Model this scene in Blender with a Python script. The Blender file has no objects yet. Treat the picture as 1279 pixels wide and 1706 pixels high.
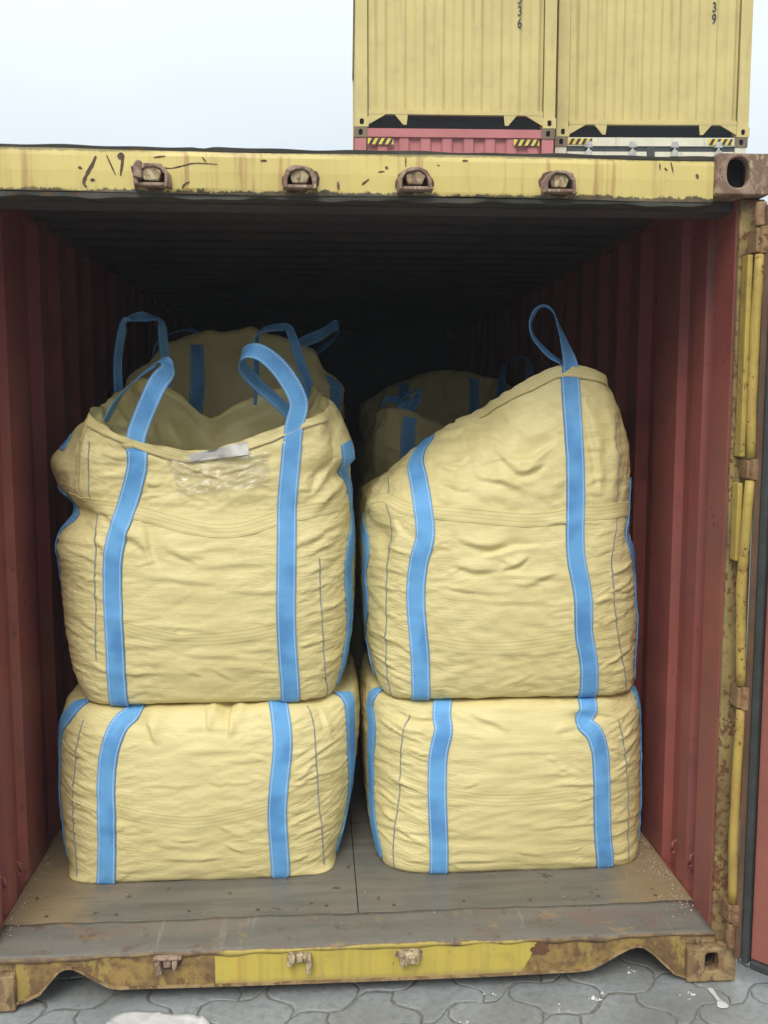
import bpy, math, random
import numpy as np
from mathutils import Vector, Matrix
from mathutils.bvhtree import BVHTree

# ------------------------------------------------------------------ camera, sky, sun, exposure
SC = bpy.context.scene
COL = SC.collection
R = math.radians
cam_d = bpy.data.cameras.new('camera')
cam_d.sensor_fit = 'HORIZONTAL'
cam_d.sensor_width = 36.0
cam_d.lens = 1595.5 * 36.0 / 1279.0
cam_d.clip_start = 0.05
cam_d.clip_end = 2000.0
cam = bpy.data.objects.new('camera', cam_d)
cam.location = (-0.1214, -2.8293, 1.8509)
cam.rotation_euler = (math.pi / 2 - 0.1093, 0.0, -0.0703)
COL.objects.link(cam)
SC.camera = cam

SUN_EL, SUN_AZ = R(46), R(196)          # azimuth measured from +Y towards +X: behind the camera
world = bpy.data.worlds.new('World')
SC.world = world
world.use_nodes = True
wn = world.node_tree
wn.nodes.clear()
w_out = wn.nodes.new('ShaderNodeOutputWorld')
w_bg = wn.nodes.new('ShaderNodeBackground')
w_bg.inputs['Strength'].default_value = 0.1
w_sky = wn.nodes.new('ShaderNodeTexSky')
w_sky.sky_type = 'NISHITA'
w_sky.sun_disc = False
w_sky.sun_elevation = SUN_EL
w_sky.sun_rotation = SUN_AZ
w_sky.air_density = 1.0
w_sky.dust_density = 2.0
# an overcast layer over the blue: brighter overhead than at the horizon, faintly uneven
w_tc = wn.nodes.new('ShaderNodeTexCoord')
w_sep = wn.nodes.new('ShaderNodeSeparateXYZ')
w_ramp = wn.nodes.new('ShaderNodeMapRange')
w_ramp.inputs['From Min'].default_value = 0.0
w_ramp.inputs['From Max'].default_value = 1.0
w_ramp.inputs['To Min'].default_value = 4.1
w_ramp.inputs['To Max'].default_value = 12.0
w_noise = wn.nodes.new('ShaderNodeTexNoise')
w_noise.inputs['Scale'].default_value = 2.2
w_noise.inputs['Detail'].default_value = 5.0
w_cl = wn.nodes.new('ShaderNodeMapRange')
w_cl.inputs['From Min'].default_value = 0.3
w_cl.inputs['From Max'].default_value = 0.7
w_cl.inputs['To Min'].default_value = 0.93
w_cl.inputs['To Max'].default_value = 1.05
w_mul = wn.nodes.new('ShaderNodeMath'); w_mul.operation = 'MULTIPLY'
w_vm = wn.nodes.new('ShaderNodeVectorMath'); w_vm.operation = 'SCALE'
w_vm.inputs[0].default_value = (0.915, 1.0, 1.06)
w_mix = wn.nodes.new('ShaderNodeMix'); w_mix.data_type = 'RGBA'
w_mix.inputs[0].default_value = 0.93
L_ = wn.links.new
L_(w_tc.outputs['Generated'], w_sep.inputs[0])
L_(w_sep.outputs['Z'], w_ramp.inputs['Value'])
L_(w_tc.outputs['Generated'], w_noise.inputs['Vector'])
L_(w_noise.outputs['Fac'], w_cl.inputs['Value'])
L_(w_ramp.outputs[0], w_mul.inputs[0]); L_(w_cl.outputs[0], w_mul.inputs[1])
L_(w_mul.outputs[0], w_vm.inputs['Scale'])
L_(w_sky.outputs[0], w_mix.inputs[6]); L_(w_vm.outputs[0], w_mix.inputs[7])
L_(w_mix.outputs[2], w_bg.inputs['Color'])
L_(w_bg.outputs[0], w_out.inputs[0])

sun_d = bpy.data.lights.new('sun', 'SUN')
sun_d.energy = 1.5
sun_d.angle = R(28)
sun_d.color = (1.0, 0.965, 0.91)
sun = bpy.data.objects.new('sun', sun_d)
sun.location = (-3, -8, 12)
sd = Vector((math.sin(SUN_AZ) * math.cos(SUN_EL), math.cos(SUN_AZ) * math.cos(SUN_EL), math.sin(SUN_EL)))
sun.rotation_euler = sd.to_track_quat('Z', 'Y').to_euler()
COL.objects.link(sun)

SC.view_settings.view_transform = 'Standard'
SC.view_settings.look = 'None'
SC.view_settings.exposure = 0.68
SC.view_settings.gamma = 1.0
SC.view_settings.use_curve_mapping = False
SC.render.engine = 'CYCLES'
SC.cycles.max_bounces = 8
SC.cycles.diffuse_bounces = 5

rng = np.random.RandomState(7)
random.seed(7)

# ------------------------------------------------------------------ materials
class NT:
    def __init__(s, name):
        s.m = bpy.data.materials.new(name); s.m.use_nodes = True
        s.t = s.m.node_tree; s.b = s.t.nodes['Principled BSDF']; s.out = s.t.nodes['Material Output']
    def n(s, typ, **kw):
        nd = s.t.nodes.new('ShaderNode' + typ)
        for k, v in kw.items():
            setattr(nd, k, v)
        return nd
    def put(s, sock, v):
        if hasattr(v, 'is_output'): s.t.links.new(v, sock)
        elif isinstance(v, (tuple, list)) and len(v) == 3 and sock.type == 'RGBA': sock.default_value = (*v, 1)
        else: sock.default_value = v
    def coord(s, kind='Object'):
        return s.n('TexCoord').outputs[kind]
    def mapping(s, vec, scale=(1, 1, 1), loc=(0, 0, 0), rot=(0, 0, 0)):
        m = s.n('Mapping'); s.put(m.inputs['Vector'], vec)
        m.inputs['Scale'].default_value = scale; m.inputs['Location'].default_value = loc; m.inputs['Rotation'].default_value = rot
        return m.outputs[0]
    def noise(s, vec, scale, detail=4, rough=0.55, dist=0.0):
        t = s.n('TexNoise'); s.put(t.inputs['Vector'], vec)
        t.inputs['Scale'].default_value = scale; t.inputs['Detail'].default_value = detail
        t.inputs['Roughness'].default_value = rough; t.inputs['Distortion'].default_value = dist
        return t.outputs['Fac']
    def ramp(s, v, a, b, lo=0.0, hi=1.0, smooth=True):
        r = s.n('MapRange'); r.interpolation_type = 'SMOOTHSTEP' if smooth else 'LINEAR'
        s.put(r.inputs['Value'], v)
        r.inputs['From Min'].default_value = a; r.inputs['From Max'].default_value = b
        r.inputs['To Min'].default_value = lo; r.inputs['To Max'].default_value = hi
        return r.outputs[0]
    def math(s, op, a, b=0.0, c=0.0):
        m = s.n('Math', operation=op); s.put(m.inputs[0], a); s.put(m.inputs[1], b); s.put(m.inputs[2], c)
        return m.outputs[0]
    def mix(s, f, a, b):
        m = s.n('Mix', data_type='RGBA'); s.put(m.inputs[0], f); s.put(m.inputs[6], a); s.put(m.inputs[7], b)
        return m.outputs[2]
    def sep(s, v):
        x = s.n('SeparateXYZ'); s.put(x.inputs[0], v); return x.outputs
    def bump(s, h, strength=0.3, dist=0.005, normal=None):
        b = s.n('Bump'); b.inputs['Strength'].default_value = strength; b.inputs['Distance'].default_value = dist
        s.put(b.inputs['Height'], h)
        if normal is not None: s.put(b.inputs['Normal'], normal)
        return b.outputs[0]
    def fin(s, color=None, rough=None, normal=None, spec=None, metal=None):
        if color is not None: s.put(s.b.inputs['Base Color'], color)
        if rough is not None: s.put(s.b.inputs['Roughness'], rough)
        if normal is not None: s.put(s.b.inputs['Normal'], normal)
        if spec is not None: s.put(s.b.inputs['Specular IOR Level'], spec)
        if metal is not None: s.put(s.b.inputs['Metallic'], metal)
        return s.m

def mottle(name, a, b, c_, scale=45.0, rough=0.75):
    """old casting skin: scabs of rust, grime and the paint that is left"""
    t = NT(name); v = t.coord()
    n1 = t.noise(v, scale * .45, 6, 0.65, 0.8); n2 = t.noise(t.mapping(v, (1, 1, .45), (3, 7, 1)), scale, 6, 0.7); n3 = t.noise(v, scale * 2.6, 4, 0.7)
    col = t.mix(t.ramp(n1, 0.42, 0.58), a, b)
    col = t.mix(t.ramp(n2, 0.54, 0.62, 0, 0.9), col, c_)
    col = t.mix(t.ramp(n3, 0.55, 0.7, 0, 0.5), col, tuple(k * .45 for k in a))
    h = t.math('ADD', t.math('MULTIPLY', n3, 0.6), t.math('ADD', n1, t.ramp(n2, 0.54, 0.62)))
    return t.fin(col, rough, t.bump(h, 0.6, 0.004), 0.3)

RUST = (0.085, 0.04, 0.022)
RUST2 = (0.20, 0.085, 0.035)

def paint(name, base, var=0.8, rust=0.35, streak=0.3, dirt=0.3, rough=0.5, scale=1.0, loc=(0, 0, 0), dirtcol=(0.12, 0.09, 0.06), fade=None):
    """worn paint on steel: blotches, vertical runs, grime, chips down to rust"""
    t = NT(name)
    v = t.mapping(t.coord(), (scale,) * 3, loc)
    n1 = t.noise(v, 2.3, 5)
    col = t.mix(t.ramp(n1, 0.3, 0.7), base, tuple(c * var for c in base))
    if fade:
        col = t.mix(t.ramp(t.noise(v, 1.1, 3), 0.35, 0.7, 0, 0.7), col, fade)
    vs = t.mapping(t.coord(), (14 * scale, 14 * scale, 0.7 * scale), loc)
    st = t.ramp(t.noise(vs, 1.0, 4, 0.6), 0.56, 0.74, 0, streak)
    col = t.mix(st, col, RUST2)
    dn = t.ramp(t.noise(v, 6.0, 8, 0.68), 0.45, 0.75, 0, dirt)
    col = t.mix(dn, col, dirtcol)
    sc = t.noise(t.mapping(v, (3, 3, 55), (2, 5, 0), (0.5, 0.4, 0.2)), 1.0, 4, 0.6)
    col = t.mix(t.math('MULTIPLY', t.ramp(sc, 0.66, 0.70, 0, 0.45), t.ramp(t.noise(v, 3.1, 2), 0.5, 0.62)), col, tuple(min(1, c * 1.5 + .03) for c in base))
    big = t.noise(v, 1.7, 3)
    chip = t.noise(v, 24.0, 7, 0.65)
    lvl = t.math('ADD', chip, t.math('MULTIPLY', t.math('SUBTRACT', big, 0.5), 0.5))
    edge = 0.78 - 0.32 * rust
    mask = t.ramp(lvl, edge, edge + 0.035)
    rc = t.mix(t.noise(v, 60, 4), RUST, RUST2)
    col = t.mix(mask, col, rc)
    rr = t.math('ADD', t.math('MULTIPLY', mask, 0.35), rough)
    h = t.math('SUBTRACT', t.math('MULTIPLY', t.noise(v, 90, 4), 0.25), mask)
    return t.fin(col, rr, t.bump(h, 0.35, 0.002), 0.35)

def m_fabric(name, c1=(0.70, 0.595, 0.285), c2=(0.64, 0.535, 0.24), crinkle=0.22, rough=0.5, stitch=0):
    t = NT(name)
    uv = t.coord('UV')
    ob = t.coord('Object')
    col = t.mix(t.ramp(t.noise(ob, 2.6, 4), 0.32, 0.68), c1, c2)
    sm = t.ramp(t.noise(ob, 7.0, 7, 0.7), 0.60, 0.80, 0, 0.28)
    col = t.mix(sm, col, (0.33, 0.27, 0.12))
    ga = t.n('Attribute', attribute_name='gather').outputs['Fac']
    # fine creases: short sharp ridges that run with the sag of the cloth, thick where it is gathered
    h1 = t.noise(t.mapping(uv, (8, 42, 1)), 1.0, 3, 0.5, 1.3)
    rid = t.math('SUBTRACT', 1.0, t.math('ABSOLUTE', t.math('SUBTRACT', t.math('MULTIPLY', h1, 2.0), 1.0)))
    rid = t.ramp(rid, 0.70, 1.0)
    h3 = t.noise(t.mapping(uv, (3.5, 26, 1), (7, 2, 0)), 1.0, 3, 0.5, 0.6)
    where = t.ramp(t.noise(ob, 4.5, 3), 0.40, 0.62)
    amp = t.math('ADD', t.math('MULTIPLY', ga, 0.62), t.math('MULTIPLY', where, 0.05))
    h2 = t.noise(t.mapping(uv, (30, 44, 1), (3, 1, 0)), 1.0, 2, 0.5)
    hh = t.math('ADD', t.math('MULTIPLY', t.math('ADD', rid, t.math('MULTIPLY', h3, 0.9)), amp), t.math('MULTIPLY', t.ramp(h2, 0.55, 0.8), 0.16))
    nrm = t.bump(hh, crinkle * 1.25, 0.010)
    gr = t.noise(t.mapping(uv, (9, 150, 1), (2, 2, 0)), 1.0, 3, 0.6)
    col = t.mix(t.ramp(gr, 0.35, 0.7, 0, 0.20), col, (0.47, 0.375, 0.14))
    gr2 = t.noise(t.mapping(uv, (160, 8, 1), (5, 2, 0)), 1.0, 2, 0.6)
    col = t.mix(t.ramp(gr2, 0.4, 0.7, 0, 0.14), col, (0.74, 0.65, 0.36))
    # woven tape: alternate fine slits
    w = t.noise(t.mapping(uv, (60, 420, 1)), 1.0, 2, 0.5)
    nrm = t.bump(w, 0.12, 0.002, nrm)
    if stitch:
        x = t.sep(uv)
        u = x[0]
        au = t.math('ABSOLUTE', t.math('SUBTRACT', u, 0.5))
        line = t.math('MAXIMUM', t.ramp(t.math('ABSOLUTE', t.math('SUBTRACT', au, 0.41)), 0.02, 0.06, 1, 0), t.ramp(t.math('ABSOLUTE', t.math('SUBTRACT', au, 0.13)), 0.015, 0.05, 0.8, 0))
        z = t.math('SINE', t.math('MULTIPLY', t.math('ADD', x[1], t.math('MULTIPLY', u, 0.03)), 620.0))
        line2 = t.math('MULTIPLY', line, t.ramp(z, -0.5, 0.4, 0.45, 1))
        col = t.mix(t.math('MULTIPLY', line2, 0.55), col, (0.33, 0.26, 0.095))
        nrm = t.bump(line2, -0.7, 0.003, nrm)
    return t.fin(col, rough, nrm, 0.35)

def m_strap(name):
    t = NT(name)
    uv = t.coord('UV')
    x = t.sep(uv)
    u, v = x[0], x[1]
    au = t.math('ABSOLUTE', t.math('SUBTRACT', u, 0.5))
    fold = t.math('PINGPONG', t.math('MULTIPLY', u, 2.0), 0.5)
    ph = t.math('ADD', t.math('MULTIPLY', v, 700.0), t.math('MULTIPLY', fold, 42.0))
    wv = t.math('SINE', ph)
    wm = t.ramp(wv, -0.8, 0.8)
    fine = t.noise(t.mapping(uv, (40, 260, 1)), 1.0, 3)
    big = t.noise(t.coord('Object'), 7.0, 4)
    c = t.mix(wm, (0.05, 0.235, 0.53), (0.19, 0.47, 0.79))
    c = t.mix(t.ramp(fine, 0.4, 0.7, 0, 0.45), c, (0.25, 0.50, 0.76))
    c = t.mix(t.ramp(big, 0.42, 0.66, 0, 0.6), c, (0.055, 0.19, 0.43))
    c = t.mix(t.ramp(t.noise(t.coord('Object'), 16.0, 7, 0.7), 0.56, 0.75, 0, 0.5), c, (0.16, 0.25, 0.33))
    band = t.math('LESS_THAN', t.math('ABSOLUTE', t.math('SUBTRACT', au, 0.40)), 0.028)
    dash = t.math('GREATER_THAN', t.math('FRACT', t.math('MULTIPLY', v, 95.0)), 0.28)
    st = t.math('MULTIPLY', band, dash)
    c = t.mix(t.math('MULTIPLY', st, 0.62), c, (0.62, 0.68, 0.72))
    edge = t.ramp(au, 0.455, 0.5)
    c = t.mix(t.math('MULTIPLY', edge, 0.45), c, (0.045, 0.14, 0.31))
    h = t.math('ADD', t.math('MULTIPLY', wm, 0.5), st)
    return t.fin(c, 0.55, t.bump(h, 0.5, 0.002), 0.35)

def m_plain(name, col, rough=0.6, spec=0.4, var=0.25, scale=14.0, bump=0.15):
    t = NT(name)
    v = t.coord()
    n = t.noise(v, scale, 6, 0.6)
    c = t.mix(t.ramp(n, 0.3, 0.7), col, tuple(k * (1 - var) for k in col))
    return t.fin(c, rough, t.bump(n, bump, 0.004), spec)

def m_film(name):
    t = NT(name)
    uv = t.coord('UV')
    h = t.noise(t.mapping(uv, (16, 20, 1)), 1.0, 5, 0.65, 2.2)
    nb = t.bump(h, 0.6, 0.003)
    tr = t.n('BsdfTransparent'); tr.inputs[0].default_value = (0.985, 0.985, 0.98, 1)
    gl = t.n('BsdfGlossy'); gl.inputs['Roughness'].default_value = 0.06
    t.put(gl.inputs['Normal'], nb)
    fr = t.n('Fresnel'); fr.inputs['IOR'].default_value = 1.45
    t.put(fr.inputs['Normal'], nb)
    f = t.math('MINIMUM', t.math('ADD', t.math('MULTIPLY', fr.outputs[0], 1.6), 0.04), 0.45)
    mx = t.n('MixShader')
    t.put(mx.inputs[0], f); t.put(mx.inputs[1], tr.outputs[0]); t.put(mx.inputs[2], gl.outputs[0])
    df = t.n('BsdfDiffuse'); df.inputs[0].default_value = (0.8, 0.8, 0.78, 1); t.put(df.inputs['Normal'], nb)  # pale diffuse over the crinkles, painted in for the film's glints
    m2 = t.n('MixShader'); t.put(m2.inputs[0], t.ramp(h, 0.45, 0.75, 0.02, 0.22)); t.put(m2.inputs[1], mx.outputs[0]); t.put(m2.inputs[2], df.outputs[0])
    t.t.links.new(m2.outputs[0], t.out.inputs[0])
    return t.m

def m_label(name):
    t = NT(name)
    x = t.sep(t.coord('UV'))
    ln = t.math('FRACT', t.math('MULTIPLY', x[1], 7.0))
    word = t.noise(t.mapping(t.coord('UV'), (34, 7, 1)), 1.0, 2)
    msk = t.math('MULTIPLY', t.math('GREATER_THAN', ln, 0.62), t.math('GREATER_THAN', word, 0.47))
    ins = t.math('MULTIPLY', t.math('LESS_THAN', t.math('ABSOLUTE', t.math('SUBTRACT', x[0], 0.36)), 0.24),
                 t.math('LESS_THAN', t.math('ABSOLUTE', t.math('SUBTRACT', x[1], 0.5)), 0.42))
    msk = t.math('MULTIPLY', msk, ins)
    c = t.mix(t.math('MULTIPLY', msk, 0.5), (0.44, 0.42, 0.38), (0.17, 0.17, 0.18))
    return t.fin(c, 0.35, None, 0.4)

def m_sill(name):
    """lower rail: a patch of newer bright yellow in the middle, the rest old paint worn to rust"""
    t = NT(name)
    ob = t.coord()
    x = t.sep(ob)
    wob = t.math('MULTIPLY', t.math('SUBTRACT', t.noise(ob, 26, 5, 0.7), 0.5), 0.035)
    px = t.math('ADD', x[0], wob)
    left = t.ramp(t.math('ADD', x[0], t.math('MULTIPLY', wob, 0.15)), -0.452, -0.447)
    right = t.ramp(t.math('ADD', px, t.math('MULTIPLY', t.math('SUBTRACT', x[2], 0.1), -0.6)), 0.545, 0.552, 1, 0)
    patch = t.math('MULTIPLY', left, right)
    n1 = t.noise(ob, 9, 8, 0.7)
    n2 = t.noise(ob, 34, 6, 0.7)
    old = t.mix(t.ramp(n1, 0.38, 0.62), (0.30, 0.195, 0.062), (0.15, 0.09, 0.042))
    old = t.mix(t.ramp(n2, 0.46, 0.66, 0, 0.75), old, (0.105, 0.06, 0.035))
    flakes = t.ramp(t.noise(t.mapping(ob, (9, 9, 4), (2, 0, 1)), 1.0, 6, 0.7), 0.55, 0.60)
    old = t.mix(t.math('MULTIPLY', flakes, 0.6), old, (0.38, 0.275, 0.07))
    vs = t.mapping(ob, (30, 30, 2))
    new = t.mix(t.ramp(t.noise(vs, 1.0, 4), 0.4, 0.7), (0.50, 0.385, 0.075), (0.41, 0.315, 0.075))
    low = t.ramp(t.math('ADD', x[2], t.math('MULTIPLY', wob, 0.8)), 0.05, 0.075, 0.75, 0)
    new = t.mix(low, new, (0.30, 0.24, 0.10))
    new = t.mix(t.ramp(t.noise(t.mapping(ob, (7, 7, 16)), 1.0, 6, 0.7), 0.5, 0.75, 0, 0.45), new, (0.29, 0.21, 0.07))
    sp = t.ramp(n2, 0.66, 0.70, 0, 0.9)
    new = t.mix(sp, new, RUST)
    seam = t.math('LESS_THAN', t.math('ABSOLUTE', t.math('ADD', x[0], t.math('ADD', 0.375, t.math('MULTIPLY', wob, 0.3)))), 0.006)
    new = t.mix(t.math('MULTIPLY', seam, 0.45), new, (0.45, 0.22, 0.06))
    c = t.mix(patch, old, new)
    rr = t.mix(patch, (0.8, 0.8, 0.8), (0.45, 0.45, 0.45))
    h = t.math('ADD', t.math('MULTIPLY', n2, 0.6), t.math('MULTIPLY', patch, 0.6))
    return t.fin(c, rr, t.bump(h, 0.6, 0.003), 0.3)

def m_header(name):
    t = NT(name)
    ob = t.coord()
    x = t.sep(ob)
    c = t.mix(t.ramp(t.noise(ob, 3, 4), 0.3, 0.7), (0.62, 0.50, 0.165), (0.55, 0.44, 0.15))
    vs = t.mapping(ob, (26, 26, 0.8))
    st = t.ramp(t.noise(vs, 1.0, 4, 0.65), 0.54, 0.68, 0, 0.7)
    c = t.mix(st, c, (0.36, 0.19, 0.065))
    vs2 = t.mapping(ob, (60, 60, 2.0), (3, 1, 2))
    c = t.mix(t.ramp(t.noise(vs2, 1.0, 3, 0.6), 0.52, 0.7, 0, 0.22), c, (0.36, 0.29, 0.13))
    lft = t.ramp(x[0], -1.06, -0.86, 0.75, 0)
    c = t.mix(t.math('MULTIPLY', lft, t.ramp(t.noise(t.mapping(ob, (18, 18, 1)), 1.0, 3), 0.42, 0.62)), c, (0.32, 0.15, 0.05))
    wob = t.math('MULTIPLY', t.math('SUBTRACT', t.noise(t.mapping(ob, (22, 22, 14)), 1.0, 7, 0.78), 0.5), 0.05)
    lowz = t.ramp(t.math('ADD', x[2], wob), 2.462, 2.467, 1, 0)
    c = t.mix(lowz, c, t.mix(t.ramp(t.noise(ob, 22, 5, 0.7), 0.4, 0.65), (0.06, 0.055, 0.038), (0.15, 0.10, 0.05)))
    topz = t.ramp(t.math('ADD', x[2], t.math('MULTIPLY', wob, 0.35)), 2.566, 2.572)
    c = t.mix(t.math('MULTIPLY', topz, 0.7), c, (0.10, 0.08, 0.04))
    sp = t.ramp(t.noise(ob, 38, 6, 0.7), 0.70, 0.73)
    c = t.mix(sp, c, RUST)
    h = t.math('ADD', t.math('MULTIPLY', t.noise(ob, 5, 3), 2.0), t.math('MULTIPLY', sp, -0.5))
    return t.fin(c, 0.45, t.bump(h, 0.25, 0.01), 0.4)

def m_plywood(name):
    t = NT(name)
    ob = t.coord()
    x = t.sep(ob)
    g = t.noise(t.mapping(ob, (1.2, 22, 1)), 1.0, 6, 0.6)
    c = t.mix(t.ramp(g, 0.3, 0.7), (0.175, 0.165, 0.135), (0.12, 0.112, 0.092))
    c = t.mix(t.ramp(t.noise(ob, 3.5, 6, 0.65), 0.42, 0.7, 0, 0.6), c, (0.22, 0.19, 0.15))
    tan = t.math('MULTIPLY', t.ramp(t.math('ABSOLUTE', t.math('ADD', x[0], t.math('MULTIPLY', t.math('SUBTRACT', t.noise(ob, 6, 5, 0.7), 0.5), 0.5))), 0.78, 1.05), 0.8)
    c = t.mix(tan, c, (0.30, 0.215, 0.105))
    c = t.mix(t.ramp(t.noise(t.mapping(ob, (5, 60, 1), (4, 0, 0)), 1.0, 6, 0.7), 0.55, 0.7, 0, 0.5), c, (0.085, 0.072, 0.058))
    dk = t.ramp(t.noise(ob, 14, 7, 0.75), 0.60, 0.66, 0, 0.75)
    c = t.mix(dk, c, (0.05, 0.04, 0.032))
    sc = t.ramp(t.noise(t.mapping(ob, (3, 30, 1), (0, 0, 0), (0, 0, 0.6)), 1.0, 3), 0.68, 0.74, 0, 0.5)
    c = t.mix(sc, c, (0.30, 0.27, 0.22))
    return t.fin(c, t.ramp(t.noise(ob, 5, 4), 0.3, 0.7, 0.42, 0.7), t.bump(t.math('ADD', g, dk), 0.3, 0.003), 0.35)

def m_plate(name):
    t = NT(name)
    ob = t.coord()
    x = t.sep(ob)
    g = t.noise(t.mapping(ob, (2.0, 16, 1)), 1.0, 6, 0.6)
    c = t.mix(t.ramp(g, 0.3, 0.7), (0.135, 0.125, 0.105), (0.185, 0.17, 0.142))
    n = t.noise(ob, 11, 8, 0.72)
    c = t.mix(t.ramp(n, 0.54, 0.66, 0, 0.85), c, (0.13, 0.07, 0.045))
    c = t.mix(t.ramp(t.noise(t.mapping(ob, (1, 1, 1), (5, 2, 0)), 7, 6, 0.7), 0.56, 0.66, 0, 0.7), c, (0.30, 0.21, 0.095))
    pk = t.ramp(t.noise(t.mapping(ob, (1.6, 4, 1), (9, 0, 0)), 3, 4), 0.56, 0.68, 0, 0.35)
    c = t.mix(pk, c, (0.24, 0.13, 0.105))
    gr = t.ramp(t.noise(t.mapping(ob, (30, 3, 1), (1, 1, 0), (0, 0, 0.3)), 1.0, 5, 0.7), 0.60, 0.68, 0, 0.6)
    c = t.mix(gr, c, (0.26, 0.235, 0.205))
    ed = t.math('ADD', x[1], t.math('MULTIPLY', t.math('SUBTRACT', n, 0.5), 0.03))
    fr = t.ramp(ed, 0.018, 0.026, 0.9, 0)
    c = t.mix(fr, c, t.mix(t.ramp(t.noise(ob, 20, 6, 0.7), 0.4, 0.6), (0.21, 0.135, 0.055), (0.11, 0.065, 0.038)))
    yl = t.math('MULTIPLY', t.ramp(ed, 0.016, 0.021, 1, 0), t.ramp(t.math('ABSOLUTE', t.math('SUBTRACT', x[0], 0.05)), 0.46, 0.5, 1, 0))
    c = t.mix(t.math('MULTIPLY', yl, 0.85), c, (0.45, 0.345, 0.075))
    return t.fin(c, 0.62, t.bump(n, 0.35, 0.004), 0.4)

def m_paver(name):
    t = NT(name)
    ob = t.coord('Object')
    info = t.n('ObjectInfo').outputs['Random']
    geo = t.n('NewGeometry').outputs['Position']
    a = t.mix(t.ramp(t.noise(geo, 3.0, 5), 0.3, 0.7), (0.31, 0.325, 0.32), (0.23, 0.245, 0.24))
    a = t.mix(t.math('MULTIPLY', info, 0.5), a, (0.30, 0.305, 0.29))
    a = t.mix(t.ramp(t.noise(geo, 38, 6, 0.7), 0.40, 0.75, 0, 0.6), a, (0.13, 0.135, 0.13))
    a = t.mix(t.ramp(t.noise(geo, 9, 8, 0.75), 0.60, 0.75, 0, 0.5), a, (0.36, 0.355, 0.33))
    a = t.mix(t.ramp(t.noise(t.mapping(geo, (1, 1, 1), (4, 4, 0)), 5, 6, 0.7), 0.58, 0.72, 0, 0.5), a, (0.17, 0.15, 0.115))
    a = t.mix(t.ramp(t.noise(geo, 1.6, 6, 0.7), 0.45, 0.7, 0, 0.45), a, (0.155, 0.155, 0.135))
    return t.fin(a, t.ramp(t.noise(geo, 4, 4), 0.35, 0.65, 0.36, 0.62), t.bump(t.noise(geo, 70, 6, 0.7), 0.4, 0.003), 0.4)

M = {}
M['fabric'] = m_fabric('bag_fabric')
M['band'] = m_fabric('bag_seam_band', stitch=1)
M['liner'] = m_fabric('bag_inside', (0.70, 0.61, 0.30), (0.60, 0.51, 0.22), 0.45, 0.30)  # base brightened in place of light coming through the cloth
M['strap'] = m_strap('blue_webbing')
M['thread'] = m_plain('grey_blue_thread', (0.30, 0.31, 0.30), 0.7)
M['film'] = m_film('clear_film')
M['label'] = m_label('printed_paper')
M['red_in'] = paint('red_inside_paint', (0.30, 0.080, 0.066), 0.80, 0.36, 0.25, 0.42, 0.42, scale=1.5, fade=(0.26, 0.085, 0.072), dirtcol=(0.10, 0.045, 0.038))
M['red_door'] = paint('red_door_paint', (0.30, 0.10, 0.074), 0.85, 0.42, 0.2, 0.35, 0.5, scale=1.5, dirtcol=(0.13, 0.06, 0.04))
M['post_front'] = paint('post_worn_paint', (0.33, 0.245, 0.085), 0.5, 0.75, 0.5, 0.9, 0.6, scale=2.5, dirtcol=(0.10, 0.065, 0.045), fade=(0.24, 0.16, 0.07))
M['hinge_yellow'] = paint('hinge_yellow_paint', (0.46, 0.335, 0.08), 0.7, 0.42, 0.45, 0.7, 0.5, scale=2.6, dirtcol=(0.22, 0.115, 0.04), fade=(0.42, 0.26, 0.07))
M['hinge_rust'] = paint('hinge_rusty_paint', (0.27, 0.15, 0.08), 0.6, 0.6, 0.4, 0.8, 0.65, scale=4, dirtcol=(0.12, 0.06, 0.035), fade=(0.33, 0.22, 0.09))
M['rust'] = paint('rusty_steel', (0.15, 0.082, 0.05), 0.55, 0.6, 0.35, 0.5, 0.75, scale=2.0)
M['cast_rust'] = mottle('rusty_casting_steel', (0.19, 0.115, 0.08), (0.30, 0.205, 0.14), (0.46, 0.375, 0.24), 38)
M['cast_low'] = mottle('worn_casting_paint', (0.20, 0.125, 0.06), (0.33, 0.225, 0.105), (0.13, 0.08, 0.045), 30)
M['header'] = m_header('faded_yellow_header')
M['sill'] = m_sill('sill_paint')
M['plywood'] = m_plywood('floor_plywood')
M['plate'] = m_plate('threshold_steel')
M['gasket'] = m_plain('door_gasket_rubber', (0.045, 0.052, 0.050), 0.5, 0.4, 0.4)
M['gasket_green'] = m_plain('green_gasket', (0.06, 0.17, 0.115), 0.5, 0.4, 0.4)
M['dark'] = m_plain('dark_painted_shade', (0.022, 0.022, 0.026), 0.8)  # near black: shadow under floors and inside casting holes, put into colour
M['roof_in'] = paint('roof_inside_shade_paint', (0.075, 0.06, 0.064), 0.7, 0.3, 0.1, 0.5, 0.7)  # worn paint, base darkened to put the ceiling's deep shade into colour
M['scratch'] = m_plain('scratched_to_rust', (0.155, 0.095, 0.07), 0.8, 0.2, 0.6, 60.0)
M['roofedge'] = paint('roof_edge_grime', (0.055, 0.055, 0.042), 0.6, 0.3, 0.1, 0.5, 0.7)
M['lugface'] = mottle('lug_worn_paint', (0.30, 0.20, 0.12), (0.50, 0.42, 0.25), (0.16, 0.09, 0.06), 75)
M['lug_rust'] = mottle('lug_rusted_steel', (0.20, 0.12, 0.09), (0.33, 0.23, 0.16), (0.48, 0.40, 0.26), 70)
M['paver'] = m_paver('concrete_paver')
M['ground'] = m_plain('ground_bedding', (0.20, 0.195, 0.17), 0.85, 0.3, 0.4, 30.0)
M['y_cont'] = paint('container_yellow', (0.60, 0.485, 0.185), 0.88, 0.12, 0.28, 0.28, 0.5, scale=0.8, dirtcol=(0.33, 0.26, 0.12))
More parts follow.
